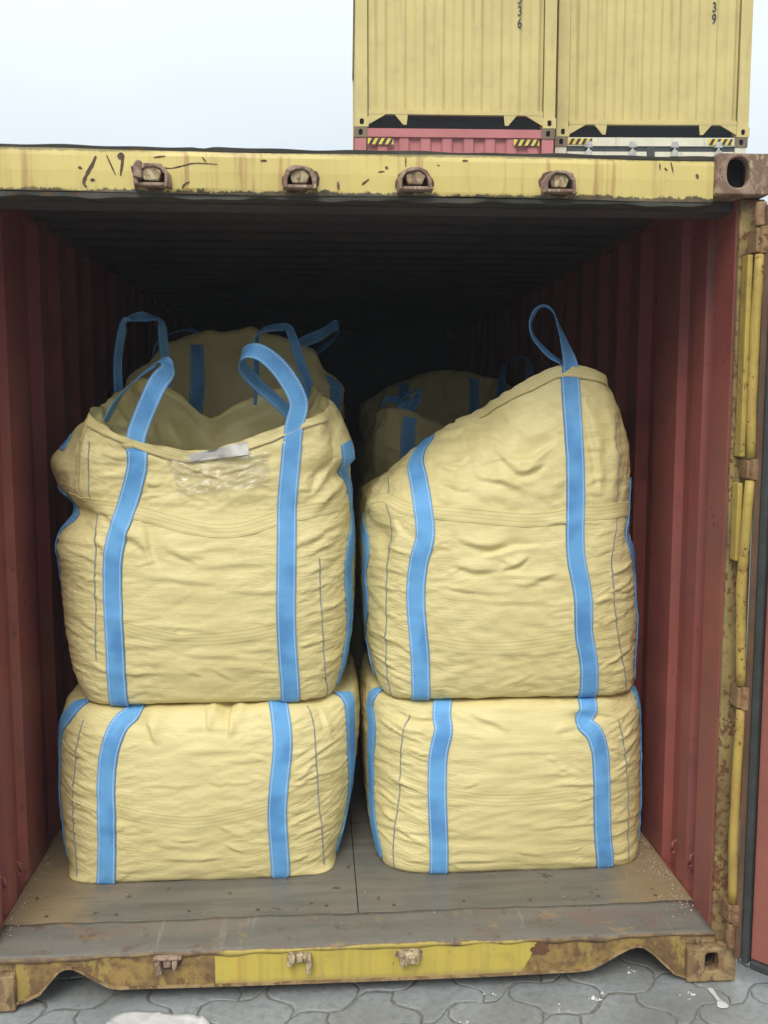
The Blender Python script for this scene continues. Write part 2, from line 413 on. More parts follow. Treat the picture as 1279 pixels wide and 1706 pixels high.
M['r_cont'] = paint('container_pink_red', (0.50, 0.165, 0.16), 0.85, 0.10, 0.2, 0.25, 0.5, scale=0.6)
M['w_cont'] = paint('container_white', (0.70, 0.66, 0.50), 0.9, 0.30, 0.45, 0.2, 0.5, scale=0.9)
M['g_cont'] = paint('container_blue_grey', (0.10, 0.14, 0.17), 0.9, 0.1, 0.2, 0.2, 0.5, scale=0.6)
M['cast_bg'] = paint('distant_casting', (0.20, 0.15, 0.085), 0.6, 0.45, 0.3, 0.4, 0.7)
M['haz_y'] = m_plain('hazard_yellow', (0.72, 0.52, 0.07), 0.5, 0.4, 0.1)
M['haz_k'] = m_plain('hazard_black', (0.02, 0.02, 0.02), 0.5, 0.4, 0.1)
M['digit'] = m_plain('black_lettering', (0.035, 0.035, 0.03), 0.5, 0.4, 0.1)
M['steel'] = m_plain('galvanised_bracket', (0.50, 0.50, 0.47), 0.45, 0.5, 0.4)
M['plastic'] = m_plain('white_woven_plastic', (0.60, 0.59, 0.55), 0.45, 0.4, 0.15, 30.0, 0.4)
M['crumb'] = m_plain('pale_crumbs', (0.50, 0.36, 0.30), 0.8, 0.3, 0.5, 60.0)

# ------------------------------------------------------------------ object helpers
def tag(o, label=None, cat=None, group=None, kind=None):
    if label: o['label'] = label
    if cat: o['category'] = cat
    if group: o['group'] = group
    if kind: o['kind'] = kind
    return o

def empty(name, loc, label=None, cat=None, group=None, kind=None):
    o = bpy.data.objects.new(name, None)
    COL.objects.link(o); o.location = loc; o.empty_display_size = 0.2
    return tag(o, label, cat, group, kind)

class MB:
    """collects shapes for ONE mesh; coordinates are world coordinates"""
    def __init__(s): s.v = []; s.f = []; s.mi = []; s.uv = None
    def add(s, verts, faces, mi=0):
        b = len(s.v); s.v += [tuple(map(float, p)) for p in verts]
        s.f += [tuple(b + i for i in f) for f in faces]; s.mi += [mi] * len(faces)
        return s
    def box(s, x0, x1, y0, y1, z0, z1, mi=0):
        return s.add([(x0, y0, z0), (x1, y0, z0), (x1, y1, z0), (x0, y1, z0), (x0, y0, z1), (x1, y0, z1), (x1, y1, z1), (x0, y1, z1)],
                     [(0, 3, 2, 1), (4, 5, 6, 7), (0, 1, 5, 4), (1, 2, 6, 5), (2, 3, 7, 6), (3, 0, 4, 7)], mi)
    def prism(s, poly, axis, a, b, mi=0):
        """poly: 2D outline (counter-clockwise in the plane), extruded along axis from a to b"""
        n = len(poly)
        if axis == 'y': mk = lambda p, t: (p[0], t, p[1])
        elif axis == 'x': mk = lambda p, t: (t, p[0], p[1])
        else: mk = lambda p, t: (p[0], p[1], t)
        vs = [mk(p, a) for p in poly] + [mk(p, b) for p in poly]
        fs = [tuple(range(n)), tuple(reversed(range(n, 2 * n)))]
        for i in range(n):
            j = (i + 1) % n
            fs.append((i, i + n, j + n, j))
        return s.add(vs, fs, mi)
    def cyl(s, p0, p1, r, n=12, mi=0, r1=None):
        p0, p1 = Vector(p0), Vector(p1); d = (p1 - p0).normalized()
        a = d.orthogonal().normalized(); b = d.cross(a)
        r1 = r if r1 is None else r1
        vs = [p0 + (a * math.cos(2 * math.pi * k / n) + b * math.sin(2 * math.pi * k / n)) * r for k in range(n)]
        vs += [p1 + (a * math.cos(2 * math.pi * k / n) + b * math.sin(2 * math.pi * k / n)) * r1 for k in range(n)]
        fs = [tuple(reversed(range(n))), tuple(range(n, 2 * n))] + [(k, (k + 1) % n, (k + 1) % n + n, k + n) for k in range(n)]
        return s.add(vs, fs, mi)
    def xform(s, mat):
        s.v = [tuple(mat @ Vector(p)) for p in s.v]; return s
    def build(s, name, mats, parent=None, bevel=0.0, smooth=False, seg=2):
        me = bpy.data.meshes.new(name)
        off = Vector(parent_world(parent)) if parent else Vector((0, 0, 0))
        me.from_pydata([tuple(Vector(p) - off) for p in s.v], [], s.f)
        mats = mats if isinstance(mats, (list, tuple)) else [mats]
        for m in mats: me.materials.append(m)
        me.polygons.foreach_set('material_index', s.mi)
        if smooth: me.polygons.foreach_set('use_smooth', [True] * len(me.polygons))
        if s.uv is not None:
            ul = me.uv_layers.new(name='UVMap')
            ul.data.foreach_set('uv', np.asarray(s.uv, dtype=np.float32).ravel())
        me.update()
        o = bpy.data.objects.new(name, me); COL.objects.link(o)
        if parent: o.parent = parent
        if bevel:
            bm = o.modifiers.new('bevel', 'BEVEL'); bm.width = bevel; bm.segments = seg; bm.limit_method = 'ANGLE'; bm.angle_limit = R(40)
        return o

def parent_world(p):
    v = Vector((0, 0, 0))
    while p is not None:
        v += Vector(p.location); p = p.parent
    return v

def cr(pts, t):
    """Catmull-Rom through points at uniform parameter t in 0..len-1"""
    pts = np.asarray(pts, float); n = len(pts)
    t = np.clip(np.asarray(t, float), 0, n - 1)
    i = np.minimum(t.astype(int), n - 2); f = (t - i)[..., None]
    p1, p2 = pts[i], pts[i + 1]
    p0 = np.where((i > 0)[..., None], pts[np.maximum(i - 1, 0)], 2 * p1 - p2)
    p3 = np.where((i + 2 < n)[..., None], pts[np.minimum(i + 2, n - 1)], 2 * p2 - p1)
    return 0.5 * (2 * p1 + (p2 - p0) * f + (2 * p0 - 5 * p1 + 4 * p2 - p3) * f ** 2 + (3 * p1 - p0 - 3 * p2 + p3) * f ** 3)

def resample(pts, step):
    pts = np.asarray(pts, float)
    d = cr(pts, np.linspace(0, len(pts) - 1, 40 * len(pts)))
    s = np.concatenate([[0], np.cumsum(np.linalg.norm(np.diff(d, axis=0), axis=1))])
    n = max(2, int(s[-1] / step) + 1)
    q = np.linspace(0, s[-1], n)
    return np.stack([np.interp(q, s, d[:, k]) for k in range(3)], 1)

def unit(a): return a / np.maximum(np.linalg.norm(a, axis=-1, keepdims=True), 1e-9)
# ------------------------------------------------------------------ bulk bags: shape, wrinkles, webbing
def grid_normals(P):
    du = np.roll(P, -1, 1) - np.roll(P, 1, 1)
    dv = np.empty_like(P); dv[1:-1] = P[2:] - P[:-2]; dv[0] = P[1] - P[0]; dv[-1] = P[-1] - P[-2]
    return unit(np.cross(du, dv))

def smooth_noise(shape_pts, freq, seed, oct=3):
    """cheap band-limited noise evaluated at points (R,C,3): sum of random plane waves"""
    r = np.random.RandomState(seed); out = np.zeros(shape_pts.shape[:2])
    for o in range(oct):
        for k in range(10):
            d = r.normal(size=3) * np.asarray(freq) * (1.7 ** o)
            out += np.sin(shape_pts @ d + r.uniform(0, 6.28)) / (1.6 ** o)
    return out / 6.0

def bag_base(spec):
    nf, ns, nb = spec.get('res', (146, 60, 18))
    q = np.concatenate([np.linspace(0, 1, nf, endpoint=False),
                        1 + np.linspace(0, 1, ns, endpoint=False) ** 1.25,
                        2 + np.linspace(0, 1, nb, endpoint=False),
                        4 - (np.linspace(0, 1, ns + 1)[1:][::-1]) ** 1.25])
    side = np.minimum(q.astype(int), 3); f = q - side
    a = np.choose(side, [2 * f - 1, np.ones_like(f), 1 - 2 * f, -np.ones_like(f)])
    b = np.choose(side, [-np.ones_like(f), 2 * f - 1, np.ones_like(f), 1 - 2 * f])
    K = np.array(spec['keys'], float); nr = spec['rows']
    kz = np.concatenate([[0], np.cumsum(np.hypot(np.diff(K[:, 0]), np.diff(K[:, 3])))]); kz /= kz[-1]
    ks = np.linspace(0, 1, nr)
    tpar = np.interp(ks, kz, np.arange(len(K)))
    rows = cr(K, tpar)
    z, xl, xr, yf, yb, n = rows.T
    n = n[:, None]
    sc = (np.abs(a)[None] ** n + np.abs(b)[None] ** n) ** (-1 / n)
    # keep the sides full: compensate the pinch of the superellipse at its corners only
    X = (xl + xr)[:, None] / 2 + (xr - xl)[:, None] / 2 * a[None] * sc
    Y = (yf + yb)[:, None] / 2 + (yb - yf)[:, None] / 2 * b[None] * sc
    P = np.stack([X, Y, np.repeat(z[:, None], len(q), 1)], 2)
    if 'dz' in spec:
        P[..., 2] += spec['dz'](P, np.linspace(0, 1, nr)[:, None], q[None])
    info = {'q': q, 'nbody': nr}
    if spec.get('rim'):
        rim = np.array(spec['rim'], float)
        rq = np.concatenate([rim[:, 0], [4.0]]); rp = np.vstack([rim[:, 1:], rim[:1, 1:]])
        u = np.interp(q, rq, np.arange(len(rq)))
        nrim = len(rim)
        ext = np.vstack([rp[-3:-1], rp, rp[1:3]])
        loop = cr(ext, u + 2)
        m = spec['rim_rows']; w = np.linspace(0, 1, m + 1)[1:][:, None, None]
        top = P[-1][None]
        bul = np.array(spec['bulge'], float)
        bq = np.interp(q, bul[:, 0], bul[:, 1]); bpk = np.interp(q, bul[:, 0], bul[:, 2])
        out = np.stack([top[0, :, 0] - top[0, :, 0].mean(), top[0, :, 1] - top[0, :, 1].mean(), 0 * q], 1); out = unit(out)
        ww = w[..., 0]
        prof = (np.clip(ww, 1e-4, 1) ** (bpk * 2)) * (np.clip(1 - ww, 0, 1) ** ((1 - bpk) * 2)); 
        pk = (bpk ** (bpk * 2)) * ((1 - bpk) ** ((1 - bpk) * 2))
        prof = prof / pk[None]
        W = top * (1 - w) + loop[None] * w + out[None] * (bq[None] * prof)[..., None]
        P = np.concatenate([P, W], 0)
        rn = smooth_noise(W, (20, 20, 9), spec.get('seed', 4), 3)
        W = W + out[None] * (rn * spec.get('rumple', 0.0) * ww ** 1.5)[..., None]
        W[..., 2] += smooth_noise(W, (16, 16, 4), spec.get('seed', 4) + 1, 2) * spec.get('rumple', 0.0) * .7 * ww ** 3
        P = np.concatenate([P[:nr], W], 0)
        # soften the ring where body and skirt meet
        k0 = nr - 1
        for it in range(spec.get('soft', 8)):
            for r_ in range(k0 - 3, k0 + 4):
                P[r_] = 0.5 * P[r_] + 0.25 * (P[r_ - 1] + P[r_ + 1])
    return P, info

def add_creases(P, creases, keep=None, gain=1.0):
    """hand-placed folds on the front face: (x0,z0,x1,z1,width,depth[,kind])"""
    N = grid_normals(P); front = N[..., 1] < -0.15
    D = np.zeros(P.shape[:2])
    for c in creases:
        x0, z0, x1, z1, w, dp = c[:6]
        ax = np.array([x1 - x0, z1 - z0]); L = np.hypot(*ax); ax /= L
        rx, rz = P[..., 0] - x0, P[..., 2] - z0
        s = (rx * ax[0] + rz * ax[1]) / L; d = -rx * ax[1] + rz * ax[0]
        d = d + 0.25 * w * np.sin(s * 7 + c[0] * 31)
        tap = np.clip(np.sin(np.pi * np.clip(s, 0, 1)), 0, 1) ** 0.7
        ww = w * (0.55 + 0.45 * tap)
        g = np.exp(-(d / ww) ** 2)
        prof = np.where(d > 0, np.exp(-(d / (1.5 * ww)) ** 2), np.exp(-(d / (.42 * ww)) ** 2)) - .45 * np.exp(-((d + .9 * ww) / (.7 * ww)) ** 2)   # steep on one side with a valley, soft on the other
        D += dp * prof * tap
    D *= front * gain
    if keep is not None: D *= keep
    return P + N * D[..., None]

def add_dents(P, dents):
    """local pinches (x, y, z, rx, ry, rz, depth), pushed along the surface normal"""
    N = grid_normals(P); D = np.zeros(P.shape[:2])
    for x, y, z, rx, ry, rz, dp in dents:
        D += dp * np.exp(-((P[..., 0] - x) / rx) ** 2 - ((P[..., 1] - y) / ry) ** 2 - ((P[..., 2] - z) / rz) ** 2)
    return P + N * D[..., None]

def buckle(P, ev, eh, bi, bo, iters, seed, kb=0.15):
    """let the cloth be a little longer than the shape it wraps, so that it buckles into wrinkles.
    position-based relaxation on the grid; bi / bo limit how far it may sink in / stand out"""
    N = grid_normals(P)
    def L(A, B): return np.linalg.norm(B - A, axis=-1)
    rl = lambda A, k: np.roll(A, -k, 1)
    Lh = L(P, rl(P, 1)) * (1 + eh); Lv = L(P[:-1], P[1:]) * (1 + ev[:-1])
    Ld1 = L(P[:-1], rl(P, 1)[1:]) * (1 + 0.5 * (ev + eh)[:-1]); Ld2 = L(rl(P, 1)[:-1], P[1:]) * (1 + 0.5 * (ev + eh)[:-1])
    Lh2 = L(P, rl(P, 2)) * (1 + eh * 0.55); Lv2 = L(P[:-2], P[2:]) * (1 + ev[:-2] * 0.55)
    X = P + N * (smooth_noise(P, (26, 26, 70), seed, 3) * 0.35 * np.minimum(bo, bi + 0.004))[..., None]
    def corr(A, B, L0, k):
        d = B - A; l = np.maximum(np.linalg.norm(d, axis=-1), 1e-6)
        return d * (k * 0.5 * (l - L0) / l)[..., None]
    for it in range(iters):
        G = np.zeros_like(X)
        c = corr(X, rl(X, 1), Lh, 1); G += c; G -= np.roll(c, 1, 1)
        c = corr(X[:-1], X[1:], Lv, 1); G[:-1] += c; G[1:] -= c
        X1 = rl(X, 1)
        c = corr(X[:-1], X1[1:], Ld1, .5); G[:-1] += c; G[1:] -= np.roll(c, 1, 1)
        c = corr(X1[:-1], X[1:], Ld2, .5); G[:-1] += np.roll(c, 1, 1); G[1:] -= c
        c = corr(X, rl(X, 2), Lh2, kb); G += c; G -= np.roll(c, 2, 1)
        c = corr(X[:-2], X[2:], Lv2, kb); G[:-2] += c; G[2:] -= c
        X = X + 0.42 * G
        o = X - P; on = (o * N).sum(-1); ot = o - N * on[..., None]
        on = np.clip(on, -bi, bo)
        tl = np.linalg.norm(ot, axis=-1); ot *= (np.minimum(tl, 0.018) / np.maximum(tl, 1e-9))[..., None]
        X = P + N * on[..., None] + ot * 0.995
    return X

def near_mask(P, paths, rad):
    m = np.zeros(P.shape[:2])
    for pts in paths:
        for c in resample(pts, rad * 0.6):
            d2 = ((P - c) ** 2).sum(-1)
            m = np.maximum(m, np.exp(-d2 / rad ** 2))
    return m

def grid_object(name, P, mat, parent, cap_bottom=True, cap_top=None, flip=False, sag=None, gather=None):
    Rr, C = P.shape[:2]
    idx = np.arange(Rr * C).reshape(Rr, C)
    a = idx[:-1]; b = np.roll(idx, -1, 1)[:-1]; c = np.roll(idx, -1, 1)[1:]; d = idx[1:]
    F = np.stack([a, b, c, d], -1).reshape(-1, 4)
    if flip: F = F[:, ::-1]
    faces = F.tolist()
    hm = np.concatenate([[0], np.cumsum(np.linalg.norm(np.diff(P[Rr // 3], axis=0), axis=1))])
    tot = hm[-1] + np.linalg.norm(P[Rr // 3, 0] - P[Rr // 3, -1])
    vv = np.concatenate([np.zeros((1, C)), np.cumsum(np.linalg.norm(np.diff(P, axis=0), axis=-1), 0)], 0)
    vrow = vv[:, :].mean(1)
    U0 = np.repeat(hm[None], Rr - 1, 0); U1 = np.append(hm[1:], tot)[None].repeat(Rr - 1, 0)
    sg = 0.0
    if sag is not None:
        xc, hw, am = sag; sg = am * np.clip(((P[Rr // 3, :, 0] - xc) / hw) ** 2, 0, 1.3)[None]
    sg = np.broadcast_to(sg, (1, C)); sg1 = np.roll(sg, -1, 1)
    V0 = vrow[:-1, None] - sg; V1 = vrow[1:, None] - sg; W0 = vrow[:-1, None] - sg1; W1 = vrow[1:, None] - sg1
    uv = np.stack([np.stack([U0, V0], -1), np.stack([U1, W0], -1), np.stack([U1, W1], -1), np.stack([U0, V1], -1)], 2).reshape(-1, 4, 2)
    if flip: uv = uv[:, ::-1]
    uv = uv.reshape(-1, 2).tolist()
    if cap_bottom:
        f = idx[0].tolist()
        faces.append(f if flip else f[::-1]); uv += [[0, 0]] * C
    if cap_top:
        f = idx[-1].tolist()
        faces.append(f[::-1] if flip else f); uv += [[0, 0]] * C
    off = np.array(parent_world(parent))
    me = bpy.data.meshes.new(name)
    me.from_pydata((P.reshape(-1, 3) - off).tolist(), [], faces)
    me.materials.append(mat)
    ul = me.uv_layers.new(name='UVMap'); ul.data.foreach_set('uv', np.asarray(uv, np.float32).ravel())
    me.polygons.foreach_set('use_smooth', [True] * len(me.polygons))
    if gather is not None:
        at = me.attributes.new('gather', 'FLOAT', 'POINT'); at.data.foreach_set('value', np.clip(gather, 0, 1.5).astype(np.float32).ravel())
    me.update()
    o = bpy.data.objects.new(name, me); COL.objects.link(o); o.parent = parent
    return o, BVHTree.FromPolygons(P.reshape(-1, 3).tolist(), faces)

def ribbon_mesh(name, C_, S_, N_, width, thick, mat, parent, lat=4, snap=None, lift=0.003):
    """a flat woven tape: centre line C_, width direction S_, outward normal N_; snapped on to a surface if given"""
    n = len(C_); ks = np.linspace(-0.5, 0.5, lat + 1)
    w = np.broadcast_to(np.asarray(width, float), (n,))
    s = np.concatenate([[0], np.cumsum(np.linalg.norm(np.diff(C_, axis=0), axis=1))])
    top = np.zeros((n, lat + 1, 3))
    for i in range(n):
        for j, k in enumerate(ks):
            p = C_[i] + S_[i] * w[i] * k
            if snap is not None:
                h, hn, _, _ = snap.find_nearest(Vector(p))
                nn = unit(0.5 * np.array(hn) + 0.5 * N_[i])
                p = np.array(h) + nn * lift
            top[i, j] = p
    if snap is not None:
        for it in range(2):
            top[1:-1] = 0.5 * top[1:-1] + 0.25 * (top[:-2] + top[2:])
        for it in range(2):                     # the tape lies on the highest cloth under it
            need = np.zeros(top.shape[:2])
            for i in range(n):
                for j in range(lat + 1):
                    h, hn, _, _ = snap.find_nearest(Vector(top[i, j]))
                    need[i, j] = max(0.0, lift - (Vector(top[i, j]) - h).dot(hn))
            nd = np.maximum(need, np.maximum(np.vstack([need[1:], need[-1:]]), np.vstack([need[:1], need[:-1]])))
            top = top + N_[:, None] * nd[..., None]
    bot = top - N_[:, None] * thick
    m = MB(); L = lat + 1
    m.v = top.reshape(-1, 3).tolist() + bot.reshape(-1, 3).tolist() + top.reshape(-1, 3).tolist() + bot.reshape(-1, 3).tolist(); B = n * L; Z = 2 * B; uv = []
    def q(a, b, c, d, ua, ub, uc, ud):
        m.f.append((a, b, c, d)); m.mi.append(0); uv.extend([ua, ub, uc, ud])
    for i in range(n - 1):
        for j in range(lat):
            a, b, c, d = i * L + j, i * L + j + 1, (i + 1) * L + j + 1, (i + 1) * L + j
            ua, ub, uc, ud = (ks[j] + .5, s[i]), (ks[j + 1] + .5, s[i]), (ks[j + 1] + .5, s[i + 1]), (ks[j] + .5, s[i + 1])
            q(a, b, c, d, ua, ub, uc, ud)
            q(B + d, B + c, B + b, B + a, ud, uc, ub, ua)
        a, d = i * L, (i + 1) * L
        q(Z + a, Z + d, Z + B + d, Z + B + a, (0, s[i]), (0, s[i + 1]), (0, s[i + 1]), (0, s[i]))
        a, d = i * L + lat, (i + 1) * L + lat
        q(Z + d, Z + a, Z + B + a, Z + B + d, (1, s[i + 1]), (1, s[i]), (1, s[i]), (1, s[i + 1]))
    for i in (0, n - 1):
        for j in range(lat):
            a, b = i * L + j, i * L + j + 1
            if i == 0: q(Z + b, Z + a, Z + B + a, Z + B + b, (ks[j + 1] + .5, s[i]), (ks[j] + .5, s[i]), (ks[j] + .5, s[i]), (ks[j + 1] + .5, s[i]))
            else: q(Z + a, Z + b, Z + B + b, Z + B + a, (ks[j] + .5, s[i]), (ks[j + 1] + .5, s[i]), (ks[j + 1] + .5, s[i]), (ks[j] + .5, s[i]))
    m.uv = uv
    return m.build(name, mat, parent, smooth=True)

def surf_ribbon(name, bvh, pts, width, mat, parent, lift=0.003, thick=0.003, step=0.011, lat=4, jit=0.0, seed=0, wfun=None):
    c = resample(pts, step)
    if jit:
        r = np.random.RandomState(seed); ph = r.uniform(0, 6, 4)
        tt = np.arange(len(c)) * step
        wob = jit * (np.sin(tt * 9 + ph[0]) + 0.6 * np.sin(tt * 21 + ph[1]))
    H = np.zeros_like(c); N = np.zeros_like(c)
    for i, p in enumerate(c):
        h, n, _, _ = bvh.find_nearest(Vector(p)); H[i] = h; N[i] = n
    for it in range(5):
        N[1:-1] = unit(N[:-2] + N[1:-1] + N[2:])
    for it in range(2):
        H[1:-1] = 0.5 * H[1:-1] + 0.25 * (H[:-2] + H[2:])
    T = np.gradient(H, axis=0); T = unit(T); S = unit(np.cross(T, N))
    if jit: H = H + S * wob[:, None]
    w = width if wfun is None else np.array([width * wfun(i / (len(c) - 1)) for i in range(len(c))])
    return ribbon_mesh(name, H, S, N, w, thick, mat, parent, lat, bvh, lift)

def free_ribbon(name, pts, sides, width, mat, parent, thick=0.004, step=0.012):
    """a loop of webbing in the air: control points and the width direction at each of them"""
    n = len(pts); t = np.linspace(0, n - 1, 12 * n)
    c = cr(pts, t); s = unit(cr(sides, t))
    T = unit(np.gradient(c, axis=0)); s = unit(s - T * (s * T).sum(-1, keepdims=True)); N = np.cross(s, T)
    N = unit(N)
    # cup across the width very slightly
    return ribbon_mesh(name, c, s, N, width, thick, mat, parent, 4)

def front_creases(seed, n, x0, x1, z0, z1, ang=(-0.25, 0.25), ln=(0.06, 0.25), w=(0.006, 0.014), d=(0.002, 0.006)):
    r = np.random.RandomState(seed); out = []
    for _ in range(n):
        x, z = r.uniform(x0, x1), r.uniform(z0, z1); a = r.uniform(*ang); l = r.uniform(*ln)
        out.append((x - l / 2 * math.cos(a), z - l / 2 * math.sin(a), x + l / 2 * math.cos(a), z + l / 2 * math.sin(a), r.uniform(*w), r.uniform(*d)))
    return out

SPEC = {}
SPEC['A'] = dict(keys=[(.166, -1.037, -.060, .478, 1.40, 10), (.19, -1.052, -.05, .462, 1.415, 6), (.28, -1.072, -.02, .445, 1.44, 4.6), (.42, -1.09, .01, .432, 1.46, 3.9),
                       (.56, -1.092, .03, .430, 1.465, 3.7), (.68, -1.087, .04, .44, 1.46, 3.8), (.755, -1.067, .035, .466, 1.44, 4.2), (.79, -1.042, .025, .50, 1.42, 4.6), (.80, -1.002, .0, .55, 1.38, 5)], rows=108)
SPEC['B'] = dict(keys=[(.166, .105, 1.09, .468, 1.40, 7), (.19, .09, 1.1, .450, 1.415, 6), (.28, .07, 1.115, .435, 1.44, 4.6), (.42, .06, 1.125, .425, 1.46, 3.9),
                       (.56, .053, 1.125, .425, 1.465, 3.7), (.68, .05, 1.12, .435, 1.46, 3.8), (.755, .058, 1.11, .462, 1.44, 4.2), (.79, .07, 1.09, .495, 1.42, 4.6), (.80, .09, 1.06, .545, 1.38, 5)], rows=108)
SPEC['C'] = dict(keys=[(.802, -0.969, -.065, .53, 1.38, 7), (.825, -0.984, -.045, .495, 1.40, 6), (.92, -1.024, -.01, .468, 1.43, 4.8), (1.06, -1.049, .015, .452, 1.455, 4.2), (1.22, -1.059, .022, .446, 1.46, 4.0),
                       (1.38, -1.059, .022, .452, 1.455, 4.2), (1.50, -1.024, .005, .475, 1.43, 4.6)], rows=106,
                 rim=[(0, -.897, .50, 1.826), (.24, -.705, .48, 1.735), (.43, -.527, .50, 1.70), (.72, -.30, .49, 1.764), (1.0, -.083, .53, 1.847), (1.35, -.113, .75, 1.901), (2.0, -.155, 1.0, 1.94),
                      (2.25, -.30, 1.01, 1.915), (2.42, -.47, 1.03, 1.845), (2.5, -.54, 1.035, 1.812), (2.58, -.60, 1.03, 1.850), (2.75, -.70, 1.01, 1.925), (3.0, -.80, .98, 1.955), (3.4, -.862, .80, 1.905), (3.75, -.882, .62, 1.857)],
                 rumple=.017, rim_rows=54, bulge=[(0, .0, .5), (.3, -.01, .5), (.6, .015, .5), (1, .01, .5), (1.2, .05, .6), (1.6, .05, .6), (2, 0, .5), (3, 0, .5), (3.45, .04, .45), (3.6, .06, .42), (3.73, .085, .42), (3.84, .03, .42), (3.92, .0, .45), (4, -.01, .5)])
SPEC['D'] = dict(keys=[(.802, .115, 1.06, .515, 1.38, 7), (.825, .10, 1.07, .478, 1.40, 6), (.92, .075, 1.08, .455, 1.43, 4.8), (1.06, .058, 1.09, .442, 1.455, 4.2), (1.22, .048, 1.08, .438, 1.46, 4.0),
                       (1.38, .05, 1.065, .446, 1.455, 4.2), (1.50, .065, 1.045, .462, 1.43, 4.4)], rows=106,
                 rim=[(0, .165, .80, 1.625), (.25, .311, .74, 1.746), (.45, .481, .68, 1.846), (.58, .575, .60, 1.918), (.75, .75, .56, 1.999), (.93, .90, .58, 1.972), (1.3, .975, .70, 1.90),
                      (2.0, .965, .80, 1.92), (2.4, .616, .80, 1.88), (2.7, .331, .90, 1.71), (3.0, .19, .98, 1.60), (3.5, .165, .92, 1.60)],
                 rim_rows=64, bulge=[(0, .022, .5), (.2, .045, .5), (.5, .06, .5), (.75, .03, .5), (1, .03, .5), (1.5, .035, .5), (2, .03, .5), (3, .03, .5), (3.5, .015, .5), (4, .022, .5)])

DENT = {
 'C': [(-1.0, .62, 1.485, .12, .16, .05, -.036), (-.93, .53, 1.47, .07, .08, .05, -.030), (-1.03, .70, 1.655, .10, .16, .05, .030), (-.86, .50, 1.62, .05, .06, .14, .010), (-.985, .58, 1.36, .10, .14, .06, .012),
       (-.03, .58, 1.615, .06, .10, .035, -.030), (-.03, .60, 1.69, .06, .10, .04, .022), (-.02, .60, 1.50, .06, .12, .05, .012), (-.10, .50, 1.74, .035, .05, .10, .012)],
 'D': [(.09, .56, 1.40, .06, .10, .045, -.028), (.16, .50, 1.37, .03, .05, .06, .014), (.07, .60, 1.50, .05, .1, .03, .012), (.93, .50, 1.75, .025, .06, .22, .014), (1.04, .56, 1.40, .05, .1, .05, -.018),
       (.30, .60, 1.69, .05, .08, .05, .010)],
 'A': [(-.76, .49, .775, .05, .05, .035, -.020), (-.70, .49, .765, .04, .05, .04, .016), (-.44, .50, .785, .025, .06, .03, -.016), (-.40, .50, .785, .02, .06, .03, .012), (-.49, .50, .79, .02, .06, .025, .012), (-.10, .52, .77, .05, .06, .04, -.014), (-.30, .50, .785, .05, .06, .03, .012)],
 'B': [(.83, .46, .735, .06, .06, .022, -.022), (.86, .46, .770, .07, .06, .018, .014), (.30, .48, .74, .06, .06, .03, -.012), (.18, .50, .755, .08, .06, .025, -.016), (.55, .48, .775, .12, .06, .03, .014), (1.02, .52, .77, .06, .08, .04, -.012)],
}
CREASE = {
 'C': [(-.86, 1.50, -.70, 1.36, .02, .012), (-.90, 1.42, -.78, 1.30, .015, .008), (-.86, 1.62, -.72, 1.66, .014, -.006), (-.78, 1.72, -.60, 1.66, .018, -.006),
       (-.5, 1.66, -.25, 1.70, .02, .006), (-.15, 1.55, -.06, 1.68, .018, -.010), (-.13, 1.48, -.02, 1.60, .016, .010), (-.2, 1.37, -.04, 1.44, .016, .006),
       (-.66, 1.38, -.5, 1.33, .02, .006), (-.55, 1.30, -.25, 1.32, .018, .004), (-.45, 1.22, -.2, 1.21, .014, .003), (-.74, 1.27, -.45, 1.25, .016, .004),
       (-.72, 1.48, -.66, 1.30, .02, -.008), (-.25, 1.50, -.19, 1.33, .02, -.006)],
 'D': [(.42, 1.62, .62, 1.56, .016, .007), (.38, 1.80, .56, 1.77, .010, .008), (.40, 1.77, .54, 1.73, .010, .006), (.50, 1.70, .60, 1.61, .012, .006),
       (.55, 1.66, .72, 1.73, .022, -.013), (.56, 1.62, .68, 1.65, .016, .010), (.30, 1.64, .37, 1.63, .010, .006), (.30, 1.58, .42, 1.56, .012, .005),
       (.36, 1.39, .56, 1.36, .020, .010), (.44, 1.34, .66, 1.38, .016, -.010), (.34, 1.30, .52, 1.28, .018, .009), (.52, 1.28, .62, 1.33, .014, .010), (.60, 1.24, .73, 1.27, .014, .006),
       (.78, 1.72, .90, 1.69, .014, .005), (.80, 1.58, .90, 1.60, .012, .005), (.83, 1.90, .88, 1.55, .020, .008), (.22, 1.45, .28, 1.34, .02, .010), (.15, 1.46, .21, 1.38, .014, -.007),
       (.4, 1.18, .72, 1.16, .014, .003), (.33, 1.22, .55, 1.20, .012, .003)],
 'A': [(-.42, .80, -.44, .70, .012, .010), (-.52, .80, -.50, .72, .010, .008), (-.72, .76, -.68, .68, .012, .010), (-.60, .74, -.40, .72, .016, .003), (-.62, .66, -.35, .65, .014, .003),
       (-.12, .78, -.07, .66, .012, .006)],
 'B': [(.42, .765, .56, .70, .014, .008), (.78, .74, .90, .73, .012, -.010), (.72, .69, .86, .73, .014, .008), (.17, .75, .32, .735, .012, .010), (.14, .71, .26, .69, .010, .007), (.45, .62, .75, .63, .014, .003)],
}
